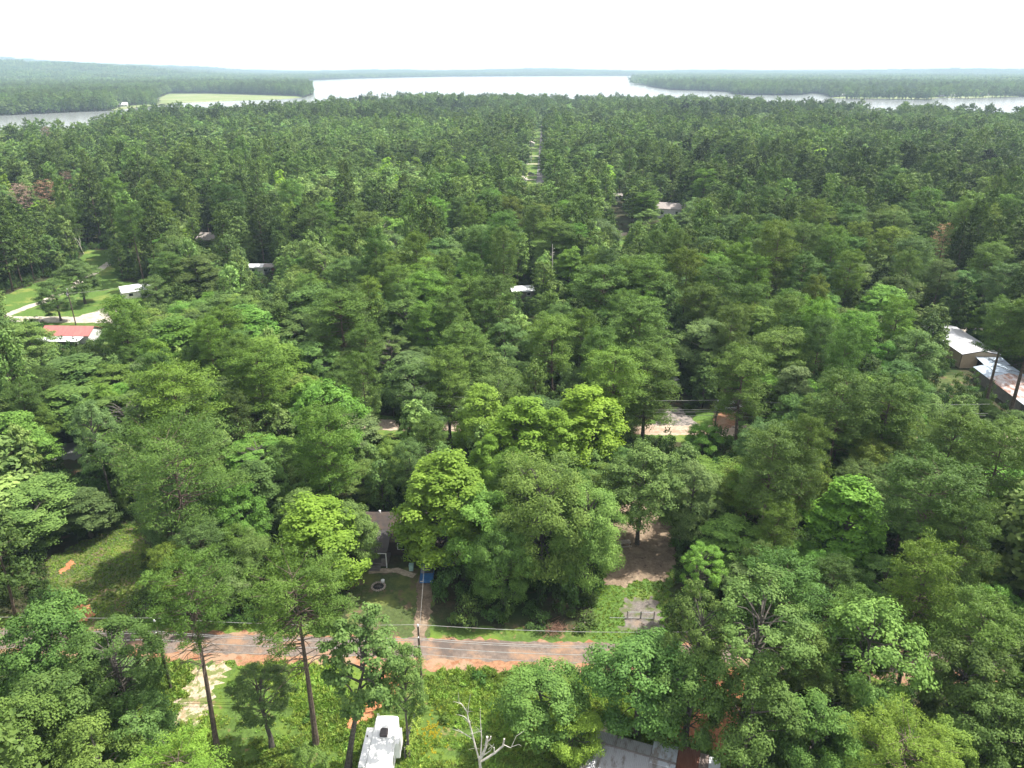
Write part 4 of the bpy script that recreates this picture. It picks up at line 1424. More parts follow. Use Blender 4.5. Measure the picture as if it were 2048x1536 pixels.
for u, v, h in ((1045, 362, 10), (1048, 354, 11), (1063, 318, 10.5), (1072, 292, 11), (1058, 368, 10)):
    p = at(u, v)
    pole({1045: 'utility pole furthest left at the near end of the straight street', 1048: 'utility pole second from left at the near end of the straight street',
          1063: 'utility pole half way along the straight street', 1072: 'utility pole furthest up the straight street', 1058: 'utility pole nearest along the straight street'}[u], p.x, p.y, h,
         group='poles along the straight street')

# --- gate and rail of the side yard
g0 = at(1255, 1237)
ga_ = empty('pipe_gate', (g0.x, g0.y, 0), R(-2), 'low two-leaf metal gate closing the gravel pad of the side yard', 'gate')
for k, x in enumerate((0.06, 1.82)):
    lf = MB()
    for z in (.12, 1.1):
        lf.tube([(x, 0, z), (x + 1.62, 0, z)], .035, 7)
    for xx in (x, x + 1.62):
        lf.tube([(xx, 0, .086), (xx, 0, 1.134)], .03, 7)
    leaf_o = lf.obj('gate_leaf', M['galv'], ga_)
    ms_ = MB()
    for i in range(1, 12):
        ms_.tube([(x + 1.62 * i / 12, 0, .15), (x + 1.62 * i / 12, 0, 1.07)], .008, 4)
    ms_.obj('mesh_infill', M['galv'], leaf_o)
for x in (-.06, 1.75, 3.55):
    MB().tube([(x, .0, 0), (x, 0, 1.3)], .05, 8).obj('post', M['greywall'], ga_)
p = at(1219, 1237)
rl = empty('pipe_rail', (p.x, p.y, 0), R(-2), 'single low pale pipe rail left of the two-leaf gate', 'rail')
MB().tube([(0, 0, .16), (g0.x - p.x - .1, 0, .16)], .035, 7).obj('rail', M['galv'], rl)
for x in (.1, 1.2, 2.2):
    MB().tube([(x, 0.04, 0), (x, 0.04, .2)], .04, 7).obj('post', M['greywall'], rl)
# picnic table and brush heap, yard things
p = at(1249, 1092)
tb = empty('picnic_table', (p.x, p.y, .02), R(8), 'grey wooden table standing on the leaf litter of the side yard', 'table')
MB().box(-.9, .9, -.45, .45, .7, .76).obj('tabletop', M['stone'], tb)
for y in (-.8, .8):
    MB().box(-.9, .9, y - .14, y + .14, .42, .47).obj('bench', M['stone'], tb)
for x in (-.65, .65):
    MB().tube([(x, -.8, 0), (x, -.1, .7)], .04, 5).tube([(x, .8, 0), (x, .1, .7)], .04, 5).box(x - .03, x + .03, -.85, .85, .36, .42).obj('leg', M['stone'], tb)
p = at(1110, 1262)
bh = MB()
for k in range(170):
    a, l_ = random.uniform(0, 6.3), random.uniform(.7, 1.9)
    c = Vector((random.gauss(0, .65), random.gauss(0, .55), random.uniform(.05, .9) * random.random() + .05))
    d = Vector((math.cos(a), math.sin(a), random.uniform(-.1, .5)))
    bh.tube([c - d * l_ / 2 * .6, c + d * l_ / 2], [.03, .012], 4)
o = bh.obj('brush_pile', M['brushpile'], loc=(p.x, p.y, 0.25))
tag(o, 'reddish brown heap of cut branches on the road edge below the drooping tree', 'brush pile')
p = at(1163, 1253)
o = MB().tube([(0, 0, .05), (.5, .6, .12), (.5, 1.5, .3), (.9, 2.2, .8)], [.07, .06, .05, .03], 6).tube([(0, 0, .05), (-1.2, -.5, .1)], [.06, .03], 6).obj('fallen_branch', M['stone'], loc=(p.x, p.y, .02))
tag(o, 'pale fallen branch on the grass right of the brown brush pile', 'branch')

# --- bare white snag at the bottom
p0 = Vector((-3.1, 51.0, 0))
sn = MB()
rs = random.Random(5)


def limb(pts, r0, r1):
    k = len(pts)
    r0, r1 = r0 * .58, r1 * .6
    sn.tube([Vector(q_) for q_ in pts], [r0 + (r1 - r0) * i / (k - 1) for i in range(k)], 7)


limb([(0, 0, 0), (.05, 0, 2.5), (0, 0, 4.6), (-.1, .1, 6.2)], .30, .22)
limb([(-.1, .1, 5.8), (-.5, .3, 7.6), (-.85, .6, 9.4), (-1.1, .7, 10.6), (-1.2, .8, 11.4), (-1.75, .9, 12.4)], .17, .05)
limb([(-1.15, .75, 11.0), (-1.05, .9, 12.2), (-.85, 1.1, 13.3)], .06, .022)
limb([(-1.0, .6, 10.3), (-1.5, .8, 10.8), (-2.0, .9, 10.9), (-2.3, 1.1, 10.7)], .06, .02)
limb([(-1.5, .85, 12.0), (-1.95, .9, 12.6), (-2.0, 1.1, 13.6)], .05, .018)
limb([(-1.7, .9, 12.3), (-2.3, .7, 12.8), (-2.5, .6, 12.9)], .04, .015)
limb([(-.6, .4, 8.2), (-1.4, .5, 8.8), (-2.1, .3, 9.5), (-2.6, .3, 9.7)], .075, .02)
limb([(-1.2, .45, 8.6), (-1.8, .8, 8.8), (-2.2, .9, 9.1)], .05, .018)
limb([(.0, .1, 6.0), (.15, .5, 8.2), (.05, .9, 10.2), (.05, 1.0, 11.6)], .12, .03)
limb([(.05, .1, 6.0), (.55, .2, 7.4), (.7, .3, 8.7)], .24, .19)
limb([(.6, .25, 7.9), (1.0, .3, 8.4), (1.05, .35, 8.7)], .12, .1)
limb([(.3, .1, 6.4), (1.0, -.1, 7.3), (1.35, -.1, 8.2)], .1, .03)
limb([(.1, .1, 5.6), (1.4, .2, 6.6), (2.2, .4, 7.3), (2.35, .4, 8.3)], .2, .15)
limb([(2.3, .4, 7.5), (3.0, .3, 7.2), (3.5, .7, 8.3), (4.3, .9, 8.8)], .07, .02)
limb([(3.1, .35, 7.3), (3.8, .3, 7.7), (4.0, .3, 7.4)], .035, .015)
limb([(1.4, .2, 6.6), (1.35, .2, 7.4)], .12, .09)
for k in range(26):
    b0 = Vector(rs.choice([(-.7, .5, 8.9), (-1.0, .65, 10.0), (.1, .6, 9.0), (.6, .25, 7.6), (1.2, -.1, 7.9), (-.4, .25, 7.2), (-1.2, .8, 11.4)]))
    d = Vector((rs.uniform(-1, 1), rs.uniform(-.6, .6), rs.uniform(-.1, .9))).normalized() * rs.uniform(.35, .9)
    limb([b0, b0 + d * .5 + Vector((0, 0, .05)), b0 + d], .022, .008)
o = sn.obj('dead_tree', M['deadwood'], loc=p0)
tag(o, 'bare bleached white dead tree with forked limbs at the bottom edge', 'dead tree')

# other leafless trees
for u, v, h, lab, sd, cm in ((870, 850, 13, 'grey leafless twiggy tree left of the slim green tree', 3, 'deadwood'), (150, 432, 15, 'pale leafless tree above the mown field', 4, 'deadwood'),
                             (1175, 640, 14, 'bare pale limbs beside the large dark pine', 6, 'deadwood')):
    p = at(u, v, h)
    o = empty('dead_tree', (p.x, p.y, 0), 0, lab, 'dead tree')
    link('branches', bare(sd, h * 1.15, r0=.2, forks=3, levels=4, mat=cm), o)
for u, vt, vb, lab in ((272, 392, 452, 'thin pale dead trunk standing tall on the left'), (1103, 488, 590, 'thin straight pale snag at the centre')):
    p = at(u, vb + 14)
    hgt = CAMZ + (at(u, vt, 0).z - CAMZ)
    dx, dy, dz = ray(u, vt)
    hgt = CAMZ + dz * (p.y / dy)
    o = empty('dead_tree', (p.x, p.y, 0), 0, lab, 'dead tree')
    b2 = MB().tube([(0, 0, 0), (.1, 0, hgt * .5), (-.1, .1, hgt)], [.28, .2, .07], 7)
    for k in range(12):
        z = hgt * random.uniform(.6, .98)
        a = random.uniform(0, 6.3)
        b2.tube([(0, 0, z), (math.cos(a) * .8, math.sin(a) * .8, z + .3)], [.05, .02], 4)
    b2.obj('trunk', M['deadwood'], o)

# --- old tin shed, bottom right
so = at(1184, 1462, 3.0)
sh = empty('tin_shed', (so.x, so.y, 0), R(-19), 'old low shed roofed with grey, rusty and white tin sheets under the dark oak', 'shed')
MB().box(.2, 12.6, -8.0, .7, 0, 2.5).obj('wall', M['greywall'], sh)
for nm_, x0, x1, mt, lift, yn, ys_ in (('grey_sheet', -.2, 6.4, 'roof_old', 0, .6, -1.2), ('bright_sheet', 6.45, 9.0, 'roof_bright', .05, 1.2, -1.9), ('rust_sheet', 9.02, 11.2, 'roof_brown', -.02, 1.6, -4.2),
                                 ('drab_sheet', 11.22, 12.15, 'roof_drab', .01, 1.3, -4.6), ('white_sheet', 12.17, 13.3, 'roof_shine', .06, 1.1, -5.0)):
    z0, z1 = 2.62 + lift, 2.98 + lift
    MB().prism([(yn, z0), (yn, z0 + .05), (ys_, z1 + .05), (ys_, z1)], x0, x1, 'x').obj(nm_, M[mt], sh)
MB().prism([(-1.25, 2.96), (-1.25, 3.02), (-8.4, 2.62), (-8.4, 2.56)], -.3, 9.0, 'x').obj('lower_roof', M['roof_old'], sh)
MB().prism([(-5.05, 2.9), (-5.05, 2.96), (-8.4, 2.60), (-8.4, 2.54)], 9.05, 12.6, 'x').obj('lower_roof', M['roof_drab'], sh)
MB().box(-.3, 9.0, -1.32, -1.12, 3.05, 3.12).obj('ridge_cap', M['greywall'], sh)
BUILT.append((so.x - 2, so.x + 14, so.y - 14, so.y + 2))
sheet('concrete_walk', px_poly([(1195, 1468), (1212, 1432), (1224, 1436), (1212, 1474)]), .04, M['concrete'], step=.5, amp=.06)

# --- metal building and long shed on the right
e0 = at(1925, 709, 3.6)
mb_ = empty('metal_building', (e0.x, e0.y, 0), R(-2), 'tan metal building with silver gable roof in the right woods', 'metal building')
gable(mb_, 0, 9.2, 0, 21, 3.6, .95, M['tan'], M['roof_silver'], along='y', over=.12, thick=.08)
MB().box(-.125, -.005, -.05, 0.05, 0, 3.5).obj('corner_trim', M['darkwall'], mb_)
MB().prism([(-.12, 3.5), (4.6, 4.47), (9.32, 3.5), (9.32, 3.6), (4.6, 4.57), (-.12, 3.6)], -.16, -.125, 'y').obj('gable_trim', M['darkwall'], mb_)
MB().prism([(-4.2, 2.55), (-.02, 3.05), (-.02, 3.11), (-4.2, 2.61)], 3.2, 9.4, 'x').obj('awning', M['roof_blue'], mb_)
for x in (3.35, 6.2, 9.2):
    MB().box(x - .06, x + .06, -4.1, -3.98, 0, 2.56).obj('awning_post', M['greywall'], mb_)
MB().box(4.0, 7.0, -.06, -.004, 0, 2.5).obj('door', M['black'], mb_)
BUILT.append((e0.x - 2, e0.x + 12, e0.y - 6, e0.y + 23))
a, b_ = at(1947, 735, 2.7), at(2042, 806, 2.7)
ls = empty('long_shed', (b_.x, b_.y, 0), math.atan2(a.y - b_.y, a.x - b_.x) - math.pi / 2, 'long shed with rust-streaked metal roof and blue-grey end, at the right edge', 'shed')
LL = (a - b_).length
MB().prism([(.3, 0), (8.6, 0), (8.6, 3.0), (4.5, 3.85), (.3, 2.72)], 0.2, LL - .2, 'y').obj('wall', M['greywall'], ls)
for nm_, y0, y1, mt in (('patched_roof', -3.4, 1.6, 'roof_bright'), ('rusty_roof', 1.62, LL - 6.2, 'roof_rust'), ('blue_grey_roof', LL - 6.18, LL + .3, 'roof_blue')):
    MB().prism([(0, 2.70), (4.5, 3.90), (9.0, 3.0), (9.0, 3.06), (4.5, 3.96), (0, 2.76)], y0, y1, 'y').obj(nm_, M[mt], ls)
BUILT.append((min(a.x, b_.x) - 1, b_.x + 10, b_.y - 4, a.y + 2))


# --- other houses seen between the trees
def cottage(label, u, v, z, w_, d_, h, rh, wm, rm, rz=0.0, along='x', name='house', nwin=2, cat='house'):
    p_ = at(u, v, z)
    e = empty(name, (p_.x, p_.y, float(zland(p_.x, p_.y))), R(rz), label, cat)
    gable(e, -w_ / 2, w_ / 2, 0, d_, h, rh, M[wm], M[rm], along=along, over=.35)
    for i in range(nwin):
        window(e, -w_ / 2 + w_ * (i + .5) / nwin, 0, h * .6, min(1.2, w_ / 6), h * .36)
    BUILT.append((p_.x - w_ / 2 - 2, p_.x + w_ / 2 + 2, p_.y - 2, p_.y + d_ + 2))
    return e


rb = cottage('long building with faded red metal roof and white front awning on the left', 132, 687, 0, 13.0, 6.4, 2.3, 1.5, 'whitewall', 'roof_red', -2)
MB().prism([(-3.3, 1.75), (-.45, 2.1), (-.45, 2.16), (-3.3, 1.81)], -6.3, 5.6, 'x').obj('awning', M['roof_white'], rb)
for x in (-6.1, -.3, 5.4):
    MB().box(x - .06, x + .06, -3.2, -3.08, 0, 1.76).obj('awning_post', M['white'], rb)
cottage('pale metal roofed house at the right edge of the mown field', 279, 596, 0, 9, 7, 2.4, 1.2, 'whitewall', 'roof_white', 35)
cottage('brown shingled house with white gable behind the left woods', 418, 492, 0, 11, 8, 2.6, 2.0, 'greywall', 'shingle_pale', -12)
cottage('white mobile home glimpsed through trees left of centre', 508, 549, 0, 13, 5, 2.6, .5, 'whitewall', 'roof_white', 0, nwin=3)
cottage('small maroon outbuilding beside the white mobile home', 540, 549, 0, 3.6, 4, 2.8, .5, 'maroon', 'shingle_pale', 0, nwin=1)
cottage('low house with white metal roof near the pale thin snag', 1047, 597, 0, 7, 6, 2.4, .8, 'greywall', 'roof_white', 12)
cottage('dark maroon house right of the pale thin snag', 1142, 592, 0, 6, 5, 2.4, 1.0, 'maroon', 'shingle', 0)
cottage('white walled house with pale brown roof, right of the straight street', 1338, 437, 0, 14, 9, 4.6, 2.2, 'whitewall', 'shingle_pale', -20)
cottage('grey roofed white house behind the rounded trees right of centre', 1282, 402, 0, 14, 9, 3.2, 2.0, 'whitewall', 'shingle_pale', 30)
cottage('small white shed by bare trunks right of the straight street', 1233, 402, 0, 6, 5, 2.8, 1.0, 'whitewall', 'shingle_pale', 0, name='garden_shed', nwin=1, cat='shed')
cottage('tiny white shed in the trees at the far left', 115, 508, 0, 5, 4, 2.2, .9, 'whitewall', 'shingle_brown', 20, name='garden_shed', nwin=1, cat='shed')
cottage('white fronted house glimpsed left of the pine with the pale snag', 1022, 503, 0, 6, 5, 2.4, .9, 'whitewall', 'shingle', 0)
for y, dx, lab in ((482, -13, 'nearest white house on the left of the straight street'), (600, -12, 'second white house on the left of the straight street'),
                   (725, -11.5, 'third white house on the left of the straight street'), (1010, -8, 'furthest pale house closing the view along the straight street')):
    e = empty('house', (street_x(y) + dx, y, 0), R(88), lab, 'house', 'houses on the straight street')
    gable(e, -5, 5, -4, 4, 2.8, 1.7, M['whitewall'], M['shingle_pale'])
    window(e, 0, -4, 1.6, 1.2, 1.1)
    BUILT.append((street_x(y) + dx - 8, street_x(y) + dx + 8, y - 8, y + 8))
gl_ = 'houses on the far lake shore'
for u, v, w_, rz, rm, lab in ((1688, 192.5, 26, 5, 'roof_white', 'white roofed house leftmost on the right-hand far shore'), (1722, 193.5, 30, -8, 'shingle_pale', 'long pale house second from left on the right-hand far shore'),
                              (1745, 193, 22, 10, 'roof_red', 'reddish roofed house on the right-hand far shore'), (1800, 191.5, 30, 4, 'shingle_brown', 'brown roofed house above the bright lawn on the far shore'),
                              (1832, 192, 20, -5, 'shingle_pale', 'pale house at the right end of the bright shore lawn'), (1905, 194, 26, 8, 'roof_white', 'white roofed house on the lawn near the right edge'),
                              (1968, 192.2, 30, 0, 'shingle_pale', 'wide pale house nearest the right edge on the far shore'), (245, 213.5, 18, 20, 'roof_white', 'white house by the left inlet under tall trees')):
    e = cottage(lab, u, v, 0, w_, 14, 4.0, 3.5, 'whitewall', rm, rz, nwin=3)
    e['group'] = gl_
for u, v, lab in ((1702, 198.3, 'dark boathouse standing in the water on the right-hand far shore'), (1885, 196.5, 'small dark boathouse near the right edge of the lake')):
    p = at(u, v)
    e = empty('boathouse', (p.x, p.y, .3), R(12), lab, 'boathouse')
    for x in (-5, 5):
        for y in (-6, 6):
            MB().box(x - .3, x + .3, y - .3, y + .3, 0, 4).obj('post', M['greywall'], e)
    MB().prism([(-7, 4.0), (0, 6.5), (7, 4.0), (7, 4.3), (0, 6.8), (-7, 4.3)], -7, 7, 'y').obj('roof', M['shingle'], e)
o = at(1860, 699)

# ------------------------------------------------------------------ planting
KEEP = []       # lawns and roads without undergrowth
for o in COL.objects:
    if o.get('kind') == 'structure' and o.type == 'MESH' and o.name.split('.')[0] in ('left_glade', 'front_yard', 'driveway', 'side_yard', 'leaf_litter', 'gravel_pad', 'clay_yard', 'gravel_drive',
                                                                                     'clay_drive', 'field', 'yard', 'ash_drive', 'lane_lawn', 'small_lawn', 'pond', 'field_path', 'concrete_walk'):
        KEEP.append([tuple(v.co[:2]) for v in o.data.vertices])


def in_keep(x, y):
    r_ = np.zeros(len(x), bool)
    for P_ in KEEP:
        q_ = np.array(P_)
        m_ = (x > q_[:, 0].min()) & (x < q_[:, 0].max()) & (y > q_[:, 1].min()) & (y < q_[:, 1].max())
        if m_.any():
            idx = np.nonzero(m_)[0]
            r_[idx] |= inpoly(x[idx], y[idx], P_)
    return r_


def in_built(x, y, pad=0.0):
    r_ = np.zeros(len(x), bool)
    for x0, x1, y0, y1 in BUILT:
        r_ |= (x > x0 - pad) & (x < x1 + pad) & (y > y0 - pad) & (y < y1 + pad)
    return r_


az_n = np.array([p.x / p.y for p in NEAR])
y_n = np.array([p.y for p in NEAR])
so_ = np.argsort(az_n)
az_n, y_n = az_n[so_], y_n[so_]


def y_shore(x, y):
    return np.interp(x / np.maximum(y, 1), az_n, y_n)


def jgrid(x0, x1, y0, y1, s, j=.42):
    xs_ = np.arange(x0, x1, s)
    ys_ = np.arange(y0, y1, s * .87)
    X, Y = np.meshgrid(xs_, ys_)
    X = X + (np.arange(len(ys_)) % 2)[:, None] * s / 2
    X = X + rng.uniform(-j, j, X.shape) * s
    Y = Y + rng.uniform(-j, j, Y.shape) * s
    return X.ravel(), Y.ravel()


# hero trees
SPEC = {'oak': 'broadleaf_tree', 'airy': 'broadleaf_tree', 'lime': 'broadleaf_tree', 'oval': 'broadleaf_tree', 'droop': 'broadleaf_tree', 'slim': 'broadleaf_tree', 'tufted': 'broadleaf_tree',
        'pine': 'pine_tree', 'flatpine': 'pine_tree', 'tallpine': 'pine_tree', 'broadpine': 'pine_tree', 'redpine': 'pine_tree', 'greypine': 'pine_tree'}
CATS = {'broadleaf_tree': 'broadleaf tree', 'pine_tree': 'pine tree'}
GRP = {'broadleaf_tree': 'broadleaf trees of the wood', 'pine_tree': 'pine trees of the wood'}
for sp, x, y, H, rd, tint, lab, lean, rz, var in HERO:
    put_tree(SPEC[sp], x, y, H, rd, sp, tint, lab, CATS[SPEC[sp]], GRP[SPEC[sp]], rz, var, lean)
HA = np.array([(h[1], h[2], h[4]) for h in HERO])

# the rest of the wood on the peninsula
X, Y = jgrid(-1300, 1300, 30, 1750, 8.0)
ok = (np.abs(X) < .80 * Y + 22) & (Y < y_shore(X, Y) - 3)
X, Y = X[ok], Y[ok]


def vnoise(x, y, s, seed):
    r2 = np.random.default_rng(seed)
    acc = np.zeros(len(x))
    for k in range(5):
        a = r2.uniform(0, 6.28)
        f = r2.uniform(.6, 1.8) / s
        acc += np.sin((x * math.cos(a) + y * math.sin(a)) * f + r2.uniform(0, 6.28))
    return acc / 2.2


nz = vnoise(X, Y, 34, 5) + .45 * vnoise(X, Y, 10, 6)
pineprob = .48 + .40 * np.tanh(1.3 * nz) + .18 * np.tanh((X - 12) / 40) * np.exp(-Y / 400)
isp = rng.random(len(X)) < pineprob
Hh = np.where(isp, rng.normal(21.5, 2.4, len(X)), rng.normal(15.2, 2.6, len(X)))
Hh = Hh + 3.6 * np.tanh(vnoise(X, Y, 60, 21) * .8) * (Y > 180) - np.where((~isp) & (rng.random(len(X)) < .25), 4, 0)
emerg = isp & (rng.random(len(X)) < .16) & (Y > 140)
Hh = np.where(emerg, Hh + 4.5, Hh)
Hh = np.clip(Hh, 8.5, 31)
Rr = np.where(isp, rng.uniform(3.2, 6.0, len(X)), 3.4 + 5.4 * rng.random(len(X)) ** 1.6)
bad = (rng.random(len(X)) < .11) & (Y > 150)
bad |= (np.abs(Y - roadA(X)) < 4.0) | (np.abs(Y - roadB(X)) < 3.6) | (np.abs(Y - roadC(X)) < 4.2)
bad |= (np.abs(X - street_x(Y) + 2.5) < 5.5) & (Y > 410) & (Y < 1130)
bad |= (X > -37) & (X < 27) & (Y < 70)
bad |= (X > -33) & (X < 22) & (Y >= 70) & (Y < 84)
bad |= in_built(X, Y, 1.0) | in_keep(X, Y)
bad |= inpoly(X, Y, LAKE)
step_ = 4000
for i in range(0, len(X), step_):
    s_ = slice(i, i + step_)
    bad[s_] |= blocked(X[s_], Y[s_], Hh[s_], Rr[s_])
    dH = np.hypot(X[s_][:, None] - HA[None, :, 0], Y[s_][:, None] - HA[None, :, 1])
    bad[s_] |= (dH < .58 * (Rr[s_][:, None] + HA[None, :, 2])).any(1)
X, Y, Hh, Rr, isp = X[~bad], Y[~bad], Hh[~bad], Rr[~bad], isp[~bad]
# smaller trees in the gaps of the near wood
Xq, Yq = jgrid(-210, 230, 36, 290, 4.6)
Hq, Rq, Pq = rng.uniform(7.5, 14, len(Xq)), rng.uniform(2.3, 3.8, len(Xq)), rng.random(len(Xq)) < .3
Hq = np.where(Pq, Hq + 4, Hq)
bq = (np.abs(Xq) > .8 * Yq + 18) | (np.abs(Yq - roadA(Xq)) < 3.6) | (np.abs(Yq - roadB(Xq)) < 3.2) | (np.abs(Yq - roadC(Xq)) < 4)
bq |= ((Xq > -37) & (Xq < 27) & (Yq < 70)) | ((Xq > -33) & (Xq < 22) & (Yq >= 70) & (Yq < 84)) | in_built(Xq, Yq, .5) | in_keep(Xq, Yq)
bq |= blocked(Xq, Yq, Hq, Rq)
AX, AY, AR = np.concatenate([X[Y < 310], HA[:, 0]]), np.concatenate([Y[Y < 310], HA[:, 1]]), np.concatenate([Rr[Y < 310], HA[:, 2]])
okq = np.nonzero(~bq)[0]
gone = (np.hypot(Xq[okq][:, None] - AX[None], Yq[okq][:, None] - AY[None]) < .56 * (Rq[okq][:, None] + AR[None])).any(1)
okq = okq[~gone]
X, Y, Hh, Rr, isp = (np.concatenate(p_) for p_ in ((X, Xq[okq]), (Y, Yq[okq]), (Hh, Hq[okq]), (Rr, Rq[okq]), (isp, Pq[okq])))
lead = []
U, V = pix(X, Y, Hh * .82)
size = Rr / depth_of(X, Y, Hh * .8)
infr = (U > 10) & (U < 2038) & (V < 1520) & (Y > 40)
TINTS = [('dark green', (.74, .80, .76)), ('deep green', (.88, .96, .86)), ('mid green', (1.02, 1.10, .98)), ('olive', (1.22, 1.18, .84)), ('fresh green', (1.18, 1.42, .92)), ('grey-green', (1.0, 1.02, 1.22))]
ZONES = [(66, 'south of the near road'), (130, 'between first and second roads'), (196, 'between second and third roads'), (1e9, 'behind the third road')]
taken = set()
single = np.zeros(len(X), bool)
for kind, want in (('pine_tree', 292 - sum(SPEC[h[0]] == 'pine_tree' for h in HERO)), ('broadleaf_tree', 292 - sum(SPEC[h[0]] == 'broadleaf_tree' for h in HERO))):
    cand = np.nonzero(infr & (isp == (kind == 'pine_tree')))[0]
    cand = cand[np.argsort(-size[cand])][:want]
    for i in cand:
        single[i] = True
        ti = random.choices(range(6), [2, 3, 4, 3, 2, 2] if kind == 'pine_tree' else [2, 3, 4, 2, 3, 3])[0]
        adj, tint = TINTS[ti]
        tint = tuple(c * random.uniform(.94, 1.06) for c in tint)
        sp = ('tallpine' if (X[i] > 30 and random.random() < .6) or random.random() < .15 else 'pine') if kind == 'pine_tree' else random.choices(['oak', 'airy', 'oval', 'droop', 'lime', 'tufted'], [54, 13, 15, 3, 5, 11])[0]
        H, rd = float(Hh[i]), float(Rr[i])
        if sp == 'lime':
            adj, tint = 'lime green', (.72, .80, .95)
        if sp == 'droop':
            rd *= 1.15
        zone = next(z for lim, z in ZONES if Y[i] < lim)
        tall = ('tall ' if H > (23 if kind == 'pine_tree' else 17.5) else 'low ' if H < (19 if kind == 'pine_tree' else 12.5) else '')
        pu, pv = U[i] / 20.48, V[i] / 15.36
        lab = f"{tall}{adj} {'pine' if kind == 'pine_tree' else 'broadleaf'} {zone}, crown {pu:.0f}% across, {pv:.0f}% down the photo"
        if lab in taken:
            lab = lab.replace('crown', 'treetop')
        while lab in taken:
            pu += 1
            lab = f"{tall}{adj} {'pine' if kind == 'pine_tree' else 'broadleaf'} {zone}, crown {pu:.0f}% across, {pv:.0f}% down the photo"
        taken.add(lab)
        put_tree(kind, float(X[i]), float(Y[i]), H, rd, sp, tint, lab, CATS[kind], GRP[kind])

# forest mass: what is left, one object
mi = np.nonzero(~single)[0]
l1 = [merge_tree(t, c, 'tree') for t, c in LOD1]
l2 = [merge_tree(t, c, 'tree') for t, c in LOD2]
pk = np.empty(len(mi), int)
dist = np.hypot(X[mi], Y[mi])
far_ = dist > 520
pk[~far_] = np.where(isp[mi][~far_], rng.integers(4, 8, (~far_).sum()), np.where(rng.random((~far_).sum()) < .045, 8, rng.integers(0, 4, (~far_).sum())))
pk[far_] = 9 + np.where(isp[mi][far_], rng.integers(4, 8, far_.sum()), rng.integers(0, 4, far_.sum()))
sr_ = np.where(isp[mi], Rr[mi] / 4.8, Rr[mi] / 5.6) * np.where(far_, 1.22, 1.05)
sz_ = np.where(isp[mi], Hh[mi] / 23, Hh[mi] / 16)
scatter('forest', l1 + l2, np.stack([X[mi], Y[mi], np.zeros(len(mi))], 1), rng.uniform(0, 6.28, len(mi)), np.stack([sr_, sr_, sz_], 1), pk, shade=np.where(isp[mi], -.10, .12) + .24 * np.tanh(vnoise(X[mi], Y[mi], 38, 31)) + .16 * np.tanh(vnoise(X[mi], Y[mi], 140, 33)) + rng.normal(size=len(mi)) * .2 + np.where(rng.random(len(mi)) < .07, .40, 0), label='mixed pine and broadleaf forest reaching to the lake')

# far banks: trees one by one to 3.2 km, then patches of wood
X2, Y2 = jgrid(-2900, 2900, 900, 3300, 10.5)
ok = (np.abs(X2) < .86 * Y2) & (Y2 > y_shore(X2, Y2) + 40) & (np.hypot(X2, Y2) < 3300) & ~inpoly(X2, Y2, LAKE)
ok &= ~inpoly(X2, Y2, [tuple(at(u, v)[:2]) for u, v in ((312, 216), (350, 208.6), (450, 204.6), (560, 200.6), (604, 197.6), (602, 192.5), (520, 189.6), (420, 186.6), (340, 186.2), (316, 195))])
for o in [o for o in COL.objects if o.name.startswith('shore_lawn')]:
    ok &= ~inpoly(X2, Y2, [tuple(v.co[:2]) for v in o.data.vertices])
ok &= ~in_built(X2, Y2, 4)
X2, Y2 = X2[ok], Y2[ok]
n2 = len(X2)
s2 = rng.uniform(.85, 1.35, n2)
Z2 = zland(X2, Y2)
scatter('shore_woods', l2, np.stack([X2, Y2, Z2 - .5], 1), rng.uniform(0, 6.28, n2), np.stack([s2 * 1.15, s2 * 1.15, s2 * rng.uniform(.85, 1.1, n2)], 1), rng.integers(0, 8, n2), shade=.25 * np.tanh(vnoise(X2, Y2, 90, 32)) + rng.normal(size=n2) * .15, label='wooded banks across the lake')


def patch(seed):
    global rng
    keep, rng = rng, np.random.default_rng(seed)
    cr = MB()
    for k in range(52):
        c = np.array([rng.uniform(-42, 42), rng.uniform(-42, 42), 0])
        h, r_ = rng.uniform(12, 23), rng.uniform(4, 7)
        n_ = 30
        dd = unit(n_)
        dd[:, 2] = np.abs(dd[:, 2])
        P = c + np.array([0, 0, h * .55]) + dd * np.array([r_, r_, h * .45]) * rng.uniform(.6, 1, (n_, 1))
        cr.leaves(P, dd + rng.normal(size=(n_, 3)) * .4 + np.array([0, 0, .3]), 4.2 * rng.uniform(.7, 1.3, n_), .4 + rng.uniform(-.3, .3) + rng.normal(size=n_) * .12, .75)
    rng = keep
    return cr.mesh('wood_patch', M['leaf_oak'])


X3, Y3 = jgrid(-8600, 8600, 2200, 9800, 74, .2)
rr3 = np.hypot(X3, Y3)
ok = (np.abs(X3) < .90 * Y3) & (rr3 > 3290) & (rr3 < 9800) & ~inpoly(X3, Y3, LAKE)
X3, Y3 = X3[ok], Y3[ok]
n3 = len(X3)
s3 = rng.uniform(.9, 1.2, n3)
scatter('far_woods', [patch(900 + i) for i in range(5)], np.stack([X3, Y3, zland(X3, Y3) - 1], 1), rng.uniform(0, 6.28, n3), np.stack([s3, s3, s3 * rng.uniform(.8, 1.35, n3)], 1), rng.integers(0, 5, n3), label='far woods on the hills beyond the lake')

